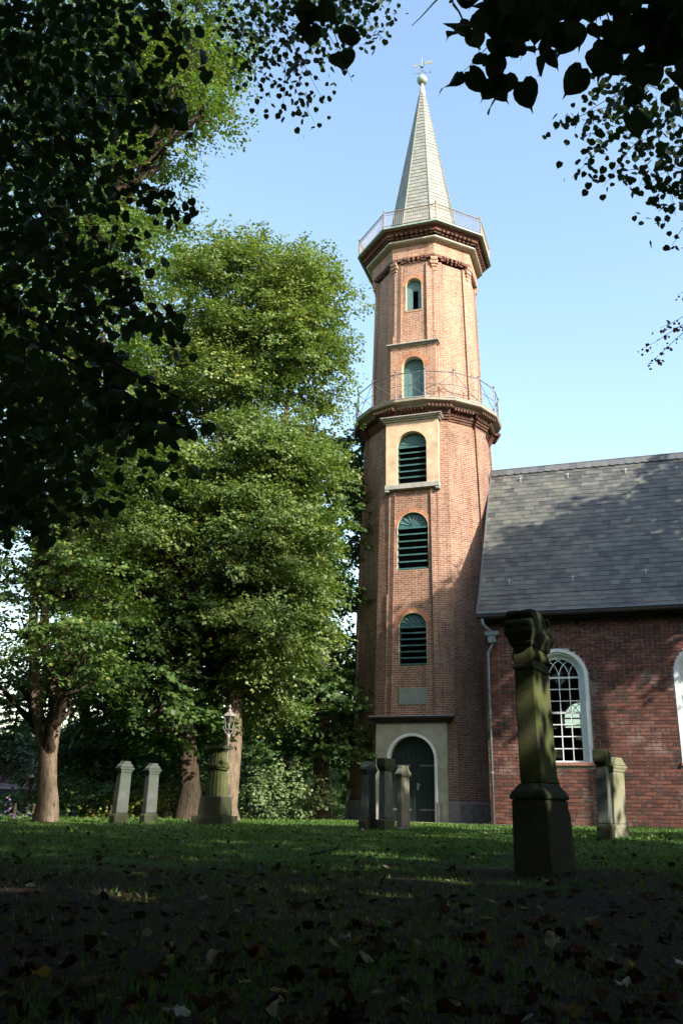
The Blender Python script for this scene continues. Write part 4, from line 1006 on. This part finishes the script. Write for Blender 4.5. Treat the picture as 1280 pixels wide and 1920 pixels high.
shrub(60, 1532, 25, 25, 12, PALESH, 'grey-green flower bed plants beside the purple flowers', 54, 'flower_bed_plant', 'plant', dens=80, size=.07, group=None, ry=.4, clump=.2)
def conifer(px, ytop, Y, hw, mat, label, seed, name='spruce_tree', dens=2.2):
    B = P2(px, Y); top = at(px, ytop, Y).z; s = (Y*ct+2)/FPX; r = hw*s; rng = np.random.default_rng(seed)
    t = empty(name, (B.x,B.y,0), 0, label, 'conifer'); MB().tube([(0,0,0),(0,0,top)], [.12,.02], 8).build('trunk', BARKD, t)
    Ps, Ns, Ds = [], [], []; zq = .3
    while zq < top-.1:
        rr = r*(1-(zq/top)**1.2)+.1; nb = 12
        for k in range(nb):
            a = rng.uniform(0,2*PI); n = int(46*dens*rr+12); tt = rng.uniform(.15,1,n); e = np.array([math.cos(a),math.sin(a),0]); sd = np.array([-e[1],e[0],0])
            lat = rng.normal(size=n)*.16*rr*(1.2-tt)
            p = e*(tt*rr)[:,None]+sd*lat[:,None]; p[:,2] += zq-.25*(tt*rr)**1.3+rng.normal(size=n)*.04
            Ps.append(p); Ns.append(unit(np.array([0,0,1.])+rng.normal(size=(n,3))*.4)); Ds.append(e+sd*np.sign(lat)[:,None]*.6+rng.normal(size=(n,3))*.2-np.array([0,0,.2]))
        zq += .32
    P = np.concatenate(Ps); V, F, k = leaves_np(P, np.concatenate(Ns), np.concatenate(Ds), rng.uniform(.09,.17,len(P)), 'quad', .45)
    npmesh('crown', V, F, k, mat, t)
conifer(462, 1415, 31, 45, SPRUCE, 'silvery blue spruce behind the lawn, right of the sunlit trunk', 61)
conifer(5, 1285, 38, 120, CONIF, 'green conifer at the left edge above the tiled roof', 62, 'conifer_tree')
# far wood closing the view behind the shrubs
def far_wood():
    rng = np.random.default_rng(66); lobes = []
    for k in range(64):
        px = -160+k*13.5+rng.uniform(-8,8); Y = rng.uniform(48,62); top = 1400+rng.uniform(-30,40)+(0 if px > 120 else 25)
        c = at(px, top+40, Y); lobes.append((c.x, c.y, c.z, 2.2, 2, 2.2)); c = at(px, 1500, Y-3); lobes.append((c.x, c.y, max(1.2,c.z), 2.2, 2, 2.2))
    P, N_, D, S_ = crown_leaves(rng, lobes, 15, .34, 14, .5, clump=.8); V, F, k = leaves_np(P, N_, D, S_, 'quad', .95)
    o = npmesh('distant_wood', V, F, k, LINDEN2); o['kind'] = 'stuff'; o['label'] = 'far-off wood behind the churchyard shrubs'; o['category'] = 'wood'
far_wood()
# house roof
hp = at(10, 1500, 36); Hs = empty('house', (hp.x, hp.y, 0), math.radians(12), 'house with a pink tiled roof at the far left edge', 'house')
MB().box(-6,1.2,0,6,0,1.0).build('wall', simple('house_wall', (.45,.42,.38), .9, .1, 3, .2), Hs)
mb = MB(); mb.add([(-6.3,-.4,.95),(1.5,-.4,.95),(1.5,3.2,2.4),(-6.3,3.2,2.4)], [(0,1,2,3)]); mb.add([(-6.3,6.8,.95),(1.5,6.8,.95),(1.5,3.2,2.39),(-6.3,3.2,2.39)], [(0,1,2,3)]); hr = mb.build('roof', simple('tile_underlay', (.3,.15,.12), .9), Hs)
tm = MB(); d = Vector((0,3.6,1.45)).normalized(); nn = Vector((1,0,0)).cross(d)
for r in range(11):
    for c in range(32):
        a = Vector((-6.3+c*.243, -.4, .95))+d*(r*.35); quadbox(tm, (a+nn*.06, a+Vector((.23,0,0))+nn*.04, a+Vector((.23,0,0))+d*.38+nn*.015, a+d*.38+nn*.03), nn, .02)
tm.build('roof_tile', piece_mat('pink_tile', [(0,(.5,.25,.2)),(.5,(.6,.4,.36)),(1,(.66,.55,.52))], .8), hr, kind='stuff')
MB().box(-6.3,1.5,-.5,-.38,.83,.95).build('gutter', ZINC, Hs)

# ------------------------------------------------------------------ near overhanging branches
heart = None
HV, HF, HK = leaves_np(np.zeros((1,3)), np.array([[0,0,1.]]), np.array([[0,1.,0]]), np.array([1.]), 'heart')
hms = []
for k in range(5):
    q = np.concatenate([HV, np.array([[0,.1,0],[0,.45,0],[0,.8,0]])]); q[:,2] += (.0,.5,-.5,.9,.3)[k]*q[:,0]**2+(.2,-.3,.4,.1,-.6)[k]*(q[:,1]-.5)**2+.04*np.sin(q[:,0]*8+k)*q[:,1]; q[:,0] *= (1,.86,.93,.72,1.05)[k]
    q[:,0] += (.0,.08,-.08,.05,-.04)[k]*q[:,1]**2
    fs = [(i,(i+1)%16,16 if i in (15,0,1,14,2,13) else (17 if i in (3,4,11,12) else 18)) for i in range(16)]+[(3,17,16),(13,16,17),(5,18,17),(11,17,18)]
    h_ = bpy.data.meshes.new('leaf'); h_.from_pydata([tuple(v) for v in q], [], fs); h_.materials.append(NEARL); hms.append(h_)
def in_poly(x, y, poly):
    c = False; n = len(poly)
    for i in range(n):
        x0,y0 = poly[i]; x1,y1 = poly[(i+1)%n]
        if (y0 > y) != (y1 > y) and x < (x1-x0)*(y-y0)/(y1-y0)+x0: c = not c
    return c
class Overhang:
    def __init__(s, name, label, base, crown_lobes, dens, seed, trunk):
        s.t = empty(name, (base[0],base[1],0), 0, label, 'tree', 'lindens hanging over the foreground'); s.b = Vector((base[0],base[1],0)); s.rng = np.random.default_rng(seed); random.seed(seed)
        MB().tube([Vector(p)-s.b for p in trunk[0]], trunk[1], 14, cap=False).build('trunk', BARKD, s.t, smooth=True)
        s.P, s.N, s.D, s.S = [], [], [], []; s.tw = MB()
        if crown_lobes:
            P, N_, D, S_ = crown_leaves(s.rng, crown_lobes, dens, .2, 16, .5, clump=.8)
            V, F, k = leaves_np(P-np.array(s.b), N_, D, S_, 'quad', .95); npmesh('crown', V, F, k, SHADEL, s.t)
    def leaf(s, p, size, toward=None):
        rng = s.rng; n = unit(np.array([0,-.55,-.15])+rng.normal(size=3)*.42); d = unit(np.array([0,0,-1.])+rng.normal(size=3)*np.array([.55,.35,.3]))
        s.P.append(np.array(p)); s.N.append(n); s.D.append(d); s.S.append(size*rng.uniform(.65,1.2))
    def sprig(s, a, b, Y, n, spread, size, r=.006, thick=True):
        """leaves hung along a twig from picture point a to b at depth Y (pairs allowed)"""
        Ya, Yb = Y if isinstance(Y, tuple) else (Y, Y)
        pts = []
        for i in range(7):
            t = i/6; q = at(a[0]+(b[0]-a[0])*t, a[1]+(b[1]-a[1])*t, Ya+(Yb-Ya)*t); q.z += .04*math.sin(t*5)*Ya*.1; pts.append(q)
        s.tw.tube([p-s.b for p in pts], [r*(1-.7*i/6) for i in range(7)], 5, cap=False)
        for i in range(n):
            t = s.rng.random()**.8*6; k = min(5,int(t)); p = pts[k].lerp(pts[k+1], t-k)
            o = s.rng.normal(size=3)*spread; o[2] = -abs(o[2])*.7+spread*.2
            s.leaf(p+Vector(o), size)
    def region(s, poly, Y0, Y1, n, size, per=9, spread=.16):
        xs = [p[0] for p in poly]; ys = [p[1] for p in poly]; k = 0
        while k < n:
            x, y = s.rng.uniform(min(xs),max(xs)), s.rng.uniform(min(ys),max(ys))
            if not in_poly(x,y,poly): continue
            Y = s.rng.uniform(Y0,Y1); dx, dy = s.rng.normal()*30+20, s.rng.normal()*22+26
            sc = FPX/(Y*1.15); s.sprig((x-dx*.6,y-dy*.6), (x+dx*.5,y+dy*.5), Y, per, spread, size, .004); k += 1
    def finish(s, nbig=300):
        P, N_, D, S_ = np.array(s.P), np.array(s.N), np.array(s.D), np.array(s.S)
        rel = P-np.array([0,0,H]); dep = rel@np.array(F0)
        app = S_/np.maximum(dep,.3); order = np.argsort(-app); big = order[:nbig]; rest = order[nbig:]
        for i in big:
            o = bpy.data.objects.new('leaf', hms[int(i)%5]); COL.objects.link(o); o.parent = s.t
            n = Vector(N_[i]); d = Vector(D[i]); d = (d-n*d.dot(n)).normalized(); sd = n.cross(d)*-1; sd = d.cross(n)
            M = Matrix((sd, d, n)).transposed().to_4x4(); M = M @ Matrix.Scale(float(S_[i]),4); M.translation = Vector(P[i])-s.b; o.matrix_local = M
        if len(rest):
            V, F, k = leaves_np(P[rest]-np.array(s.b), N_[rest], D[rest], S_[rest], 'heart'); npmesh('foliage', V, F, k, NEARL, s.t, kind='stuff')
        s.tw.build('twigs', BARKD, s.t, uv=False, recalc=False, kind='stuff')
# left linden
OL = Overhang('overhanging_linden', 'dark silhouetted linden branches hanging in along the left edge of the view', (-6.5,3.0),
    [(-5.5,1.5,9,4.5,4.5,4), (-3.5,-1,11,4,4,3.5), (-9,8,8,3.6,4,4)], 42, 71, ([(-6.5,3,-.1),(-6.5,3,2.5),(-6.2,3,6),(-5.5,2.5,10)], [.45,.36,.3,.15]))  # last lobe added out of view to keep sky light off
OL.region([(-60,-40),(310,-40),(285,90),(240,170),(235,290),(205,330),(150,420),(40,440),(-60,440)], 4.5, 9, 205, .078, 9)
OL.region([(-60,-40),(270,-40),(240,100),(200,190),(190,290),(120,430),(-60,600)], 9, 13, 215, .085, 12, .22)
OL.region([(-60,400),(100,420),(180,440),(190,560),(130,600),(60,560),(-60,580)], 5, 8.5, 80, .082, 9)
OL.region([(-60,610),(60,625),(200,735),(290,800),(330,810),(240,830),(160,840),(110,830),(100,900),(40,960),(-60,990)], 5, 8, 130, .078, 9)
OL.region([(-60,620),(40,640),(150,740),(170,830),(90,870),(30,940),(-60,960)], 9, 12, 120, .085, 12, .2)
OL.sprig((-60,540),(345,745),(5,4.2),70,.07,.085,.02)
OL.sprig((60,640),(350,800),(4.6,4.3),70,.09,.085,.014)
OL.sprig((120,690),(330,860),(4.6,4.4),45,.08,.08,.008)
OL.sprig((120,620),(240,705),(5,4.6),26,.06,.08,.008)
OL.sprig((0,700),(200,900),(5.2,5),50,.10,.08,.01)
OL.sprig((100,880),(235,945),(6,5.8),22,.07,.075,.006)
OL.sprig((-20,860),(60,990),(5.2,5),40,.10,.08,.006)
OL.sprig((40,900),(150,935),(6,6),24,.10,.08,.006)
OL.sprig((150,300),(340,400),(6.5,6),46,.11,.08,.01)
OL.sprig((230,340),(365,380),(6.2,6),22,.05,.075,.006)
OL.sprig((120,400),(200,620),(5.4,5.2),48,.09,.08,.008)
OL.sprig((170,430),(265,600),(5.6,5.4),45,.09,.08,.008)
OL.sprig((200,500),(345,640),(5.4,5.0),55,.08,.085,.008)
OL.sprig((180,330),(270,480),(6.2,6),40,.11,.08,.008)
OL.sprig((220,60),(330,230),(5,4.6),44,.10,.085,.01)
OL.sprig((260,-20),(360,110),(4.6,4.2),36,.09,.085,.01)
OL.sprig((200,180),(335,200),(4.6,4.4),26,.08,.085,.008)
OL.finish()
# big linden over and behind the camera to the right
OR = Overhang('overhanging_linden', 'near linden whose big dark heart-shaped leaves hang from the top edge at centre and right', (6.0,-4.5),
    [(4.5,-4,11.5,5.5,5.5,4.5), (0,-4.5,12,5,5,4.5), (7.5,-.5,11,3.6,3.6,4), (2,-1.2,11.5,3.5,2.6,3), (9.5,-5,12,4,4,4), (-4,-6,12,4,4,4), (0,4.3,13.5,3.6,3,3), (4.2,3.8,12.8,3.4,3,3), (-4.2,4.3,13,3.4,3,3)], 42, 72, ([(6,-4.5,-.1),(6,-4.5,3),(5.8,-4.5,7),(5,-4,12)], [.5,.4,.34,.2]))  # last lobes added above the view to block overhead sky
OR.region([(880,-60),(1340,-60),(1340,140),(1240,150),(1160,60),(1120,90),(1060,20),(960,30),(900,0)], 1.9, 2.8, 34, .088, 7, .07)
for (a,b,Y,n,sp) in [((930,-30),(935,140),2.3,9,.05), ((960,40),(900,190),2.3,7,.045), ((950,60),(868,130),2.3,5,.035), ((1010,-20),(975,110),2.3,7,.05), ((1060,-30),(1040,80),2.3,7,.05), ((1130,-20),(1110,70),2.4,4,.03), ((1180,0),(1240,100),2.4,10,.06)]:
    OR.sprig(a, b, Y, n, sp, .088, .0025)
OR.region([(400,-60),(740,-60),(735,10),(700,40),(620,60),(560,80),(480,90),(430,50)], 8.5, 11, 100, .075, 11, .16)
for (a,b,n) in [((470,30),(590,225),44),((520,40),(610,190),36),((430,20),(500,190),34),((440,30),(470,110),16),((560,60),(650,125),28),((640,-10),(725,75),30),((600,20),(560,150),34),((540,60),(530,200),26),((450,100),(520,160),24),((560,30),(690,60),26)]:
    OR.sprig(a, b, 9.5, n, .15, .078, .006)
for (a,b,n) in [((560,-20),(640,100),9),((600,0),(660,150),7),((520,-30),(600,60),8)]: OR.sprig(a, b, 2.9, n, .05, .085, .003)
OR.region([(1130,200),(1200,150),(1340,130),(1340,420),(1280,400),(1220,330),(1130,300),(1100,260)], 7.5, 10, 58, .085, 10, .18)
for (a,b,n) in [((1180,170),(1050,235),24),((1170,200),(1075,215),18),((1160,250),(1070,330),30),((1200,260),(1130,345),26),((1220,300),(1195,350),12),((1250,320),(1265,400),18),((1180,140),(1120,230),30),((1290,420),(1258,455),14),((1240,170),(1150,150),20),((1200,100),(1110,150),22)]:
    OR.sprig(a, b, 8.5, n, .13, .085, .006)
OR.sprig((850,-25),(772,44),(3.5,3.5),0,.1,.08,.006)
OR.finish()
# bare-ish copper twig in from the right edge
CT = Overhang('copper_beech', 'copper coloured twig tip reaching in from the right edge above the church roof', (11.5,9.5), [], 0, 73, ([(11.5,9.5,-.1),(11.3,9.5,3),(10,10,6)], [.2,.15,.06]))
for (a,b,n) in [((1330,590),(1200,650),40),((1320,600),(1210,680),30),((1330,580),(1235,610),26),((1320,530),(1268,548),12)]: CT.sprig(a, b, 12, n, .07, .05, .008)
CT.finish(0)
for ch in CT.t.children:
    if ch.name.startswith('foliage'): ch.data.materials.clear(); ch.data.materials.append(COPB)
# other lindens of the churchyard, out of frame, whose shade falls on lawn and nave; some added to block light
def sv(A, h, Bv):                                 # point from its place in the sun's view: A across, Bv up, h metres towards the sun
    ca, sa = math.cos(az), math.sin(az)
    return (A*ca+h*sa, A*sa-h*ca, (Bv+h*math.sin(el))/math.cos(el))
def SL(A, Bv, h, r, k=1.0): p = sv(A,h,Bv); return (*p, r, r, r*k)
NS = [0]
def shade(lobes, label, dens=42, size=.24, r=.4, clump=.8):
    NS[0] += 1; top = max(lobes, key=lambda l: l[2]); x, y = lobes[0][0], lobes[0][1]
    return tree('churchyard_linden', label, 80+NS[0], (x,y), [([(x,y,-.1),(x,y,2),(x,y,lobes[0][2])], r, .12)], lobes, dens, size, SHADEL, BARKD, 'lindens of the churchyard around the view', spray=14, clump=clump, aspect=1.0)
shade([SL(7,7.4,4,2.4),SL(5.6,3.2,4,1.6),SL(8.9,3.4,4,1.5)], 'churchyard linden right behind the camera')
shade([SL(3,.6,9,2.4),SL(-2,.5,9,2.6),SL(-7,1,9,3)], 'low bough linden added left behind the camera to shade the foreground')  # added low canopy, keeps sun off the foreground
shade([SL(8,.2,8,1.9),SL(12.5,-.6,7,2),SL(17,-2,6,2.2)], 'low bough linden added right behind the camera to shade the foreground')  # more added low canopy against foreground sun
shade([SL(11,6.9,5,3.2),SL(11,3,6,3)], 'churchyard linden right of the camera shading the middle lawn')
shade([SL(13.9,6.6,4.5,2.9),SL(13.3,2.4,6,2.8)], 'churchyard linden shading the three pillars')
shade([SL(18.8,4.5,4,2.1),SL(18.8,1.2,5,2.3),SL(16.4,1.0,6,2.0)], 'churchyard linden shading the lawn right of the pillars')
shade([SL(21.0,2.5,3,1.8),SL(21,0,4,2.4)], 'churchyard linden shading the lawn before the nave')
shade([SL(24.3,.9,2,2.1),SL(28,3.5,0,2.0)], 'churchyard linden farther right before the nave')
shade([SL(23.8,13.0,-3,2.4),SL(22.4,14.6,-3,2.0),SL(21.2,12.9,-3,1.6),SL(23.2,12.7,-3,1.5),SL(26,11.2,-3,2.0),SL(24.6,15.5,-3,1.6)], 'churchyard linden shading the foot of the tower', dens=62, clump=.5)
shade([SL(26.8,14.0,-3,2.9),SL(28.3,10.5,-3,3.0),SL(27.4,8.9,-3,2.0)], 'churchyard linden shading the left part of the nave roof', dens=50, clump=.5)
shade([SL(30.5,15.3,-3,3.4),SL(32,11,-3,3.2),SL(29,7.2,-2,2.6)], 'tallest churchyard linden shading the right part of the nave roof', dens=50, clump=.6)
shade([SL(2,12,8,4.2),SL(-3,11,8,4.2)], 'very tall unseen linden added behind the camera to block sky light')  # added out of view as a blocker of overhead light
shade([SL(9.7,16,6,2.0,1.1),SL(9.5,7.3,7,1.4)], 'slender tall unseen linden added to shade the forked trunk', dens=36)  # shade caster put in for the upper part of the forked trunk
shade([SL(5,10.5,7,3),SL(1,7,9,4)], 'tall unseen linden added behind the camera beside the tallest one to block sky light')  # unseen, added for more occlusion from behind
shade([SL(35.5,12,-1,4),SL(34,5,0,4)], 'tall unseen linden added at the far right to block sky light')  # unseen, added to cut sky light from the right
shade([SL(12.6,15.6,4,1.7),SL(15.6,15.4,4,1.5)], 'tall unseen linden added to shade the lower boughs of the left trees', dens=34)  # put in to darken the lower left foliage
wi = 0  # ring of unseen trees added to block ambient sky light
for (x, y, hgt) in ((-13,11,15),(-16,3,16),(-14,-5,16),(-9,-11,16),(-2,-14,15),(5,-15,15),(12,-13,15),(18,-8,14),(23,-2,14),(26,5,13),(-13.5,18,15),(-19,25,15),(-24,33,15),(-22,12,19),(31,9,15)):
    wi += 1
    shade([(x,y,hgt-4,4.2,4.2,4),(x+1,y-.5,hgt-9,4.6,4.6,4),(x,y+.5,2.2,4.6,4.6,2.6)], 'dense unseen linden added to block sky light, number %s round the camera' % ('one two three four five six seven eight nine ten eleven twelve thirteen fourteen fifteen sixteen'.split()[wi-1]), dens=13, size=.55)

# ------------------------------------------------------------------ grass and fallen leaves
def grass():
    rng = np.random.default_rng(91); n = 150000
    d = 2.2*np.exp(rng.uniform(0,1,n)**.85*math.log(30/2.2)); a = rng.uniform(-.46,.46,n); x = d*np.tan(a); y = d
    keep = (rng.uniform(size=n) < np.clip(.35+.65*(d-6)/8,.3,1)*(.55+.45*np.sin(x*1.7+np.sin(y*1.3)*2)*np.sin(y*1.1+1)))
    w = (x-C0.x)*math.sin(AL)-(y-C0.y)*math.cos(AL); u = (x-C0.x)*math.cos(AL)+(y-C0.y)*math.sin(AL)
    keep &= ~((np.hypot(x-C0.x,y-C0.y) < 3.7) | ((u > 2.5)&(w < 3.95)))
    x, y, d = x[keep], y[keep], d[keep]; n = len(x)
    z_ = np.array([gz(a,b) for a, b in zip(x,y)])
    h = rng.uniform(.014,.038,n)*(.8+d/30); wd = .0022*(1+d*.35); th = rng.uniform(0,2*PI,n); ln = rng.normal(size=(n,2))*.4*h[:,None]
    V = np.empty((n,3,3),'f'); c, s_ = np.cos(th)*wd, np.sin(th)*wd
    V[:,0] = np.stack([x-c,y-s_,z_-.005],1); V[:,1] = np.stack([x+c,y+s_,z_-.005],1); V[:,2] = np.stack([x+ln[:,0],y+ln[:,1],z_+h],1)
    o = npmesh('grass', V.reshape(-1,3), np.arange(n*3).reshape(-1,3), 3, GRASS); o['kind'] = 'stuff'; o['label'] = 'short grass of the shaded churchyard lawn'; o['category'] = 'grass'
grass()
def fallen():
    rng = np.random.default_rng(92); n = 2000
    d = 2.3*np.exp(rng.uniform(0,1,n)**.9*math.log(20/2.3)); a = rng.uniform(-.44,.44,n); x = d*np.tan(a); y = d
    z_ = np.array([gz(p,q) for p, q in zip(x,y)])
    P = np.stack([x,y,z_+rng.uniform(.008,.03,n)],1); Nn = unit(np.array([0,0,1.])+rng.normal(size=(n,3))*.38); D = rdir(rng,n); D[:,2] *= .3; S_ = rng.uniform(.03,.07,n)*np.clip(.75+d*.08,.8,1.2)
    me = {}
    kinds = [('brown', (.042,.024,.014)), ('dark brown', (.022,.014,.01)), ('yellow', (.22,.18,.05)), ('pale grey-white', (.38,.36,.31)), ('tan', (.09,.062,.035))]
    for kn, col in kinds:
        fm = leaf_mat('fallen_leaf_'+kn.replace(' ','_'), [(0,tuple(c*.7 for c in col)),(1,tuple(c*1.2 for c in col))], trans=.12, tcol=(1,1,1), rough=.9, spec=.05)
        for k in range(5):
            q = leaves_np(np.zeros((1,3)), np.array([[0,0,1.]]), np.array([[0,1.,0]]), np.array([1.]), 'heart')[0].copy()
            mid = np.array([[0,.1,0],[0,.45,0],[0,.8,0]]); q = np.concatenate([q, mid])
            kk = (.5,1.3,2.2,-.9,1.0)[k]; q[:,2] += kk*(q[:,0]**2)+(.4,-.7,.9,.5,-1.0)[k]*(q[:,1]-.5)**2+.10*np.sin(q[:,0]*9+k*2+q[:,1]*5); q[:,0] *= (.95,.7,.5,.85,.75)[k]
            fs = [(i,(i+1)%16,16 if i in (15,0,1,14,2,13) else (17 if i in (3,4,11,12) else 18)) for i in range(16)]+[(3,17,16),(13,16,17),(5,18,17),(11,17,18)]
            m_ = bpy.data.meshes.new('fallen_leaf'); m_.from_pydata([tuple(v) for v in q], [], fs); m_.materials.append(fm); me[(kn,k)] = m_
    order = np.argsort(-(S_/d)); big = order[:300]; rest = order[300:]
    for j, i in enumerate(big):
        kn = rng.choice([k[0] for k in kinds], p=[.33,.37,.08,.08,.14])
        o = bpy.data.objects.new('fallen_leaf', me[(kn,j%5)]); COL.objects.link(o)
        n_ = Vector(Nn[i]); dd = Vector(D[i]); dd = (dd-n_*dd.dot(n_)).normalized(); M = Matrix((dd.cross(n_), dd, n_)).transposed().to_4x4() @ Matrix.Scale(float(S_[i]),4); M.translation = Vector(P[i]); o.matrix_world = M
        side = 'left' if x[i]/d[i] < -.13 else ('right' if x[i]/d[i] > .13 else 'middle')
        depth = 'nearest the camera' if d[i] < 3.1 else ('a little way off' if d[i] < 4.5 else 'farther back')
        tag(o, '%s dry leaf on the dark grass, %s, %s' % (kn, {'left':'left of the picture','right':'right of the picture','middle':'mid picture'}[side], depth), 'fallen leaf', '%s fallen leaves, %s, %s' % (kn, side, depth))
    V, F, k = leaves_np(P[rest], Nn[rest], D[rest], S_[rest], 'hex', 1.0)
    o = npmesh('leaf_litter', V, F, k, FALLEN); o['kind'] = 'stuff'; o['label'] = 'smaller dry leaves littering the lawn'; o['category'] = 'leaf litter'
fallen()
print('LEAVES', LEAFN)
p = at(600,1606,11.0); g = gz(p.x,p.y); tw = MB(); b = Vector((-.12,11,g+.02))
tw.tube([(-.3,10.9,g+.02),(-.15,10.95,g+.05),(0,11.1,g+.08),(.12,11.2,g+.2)], [.014,.012,.009,.004], 6).tube([(0,11.1,g+.08),(.1,11.0,g+.1)], [.006,.003], 5)
o = tw.build('fallen_twig', BARKD); tag(o, 'dead forked twig lying on the lawn left of the three pillars', 'twig')
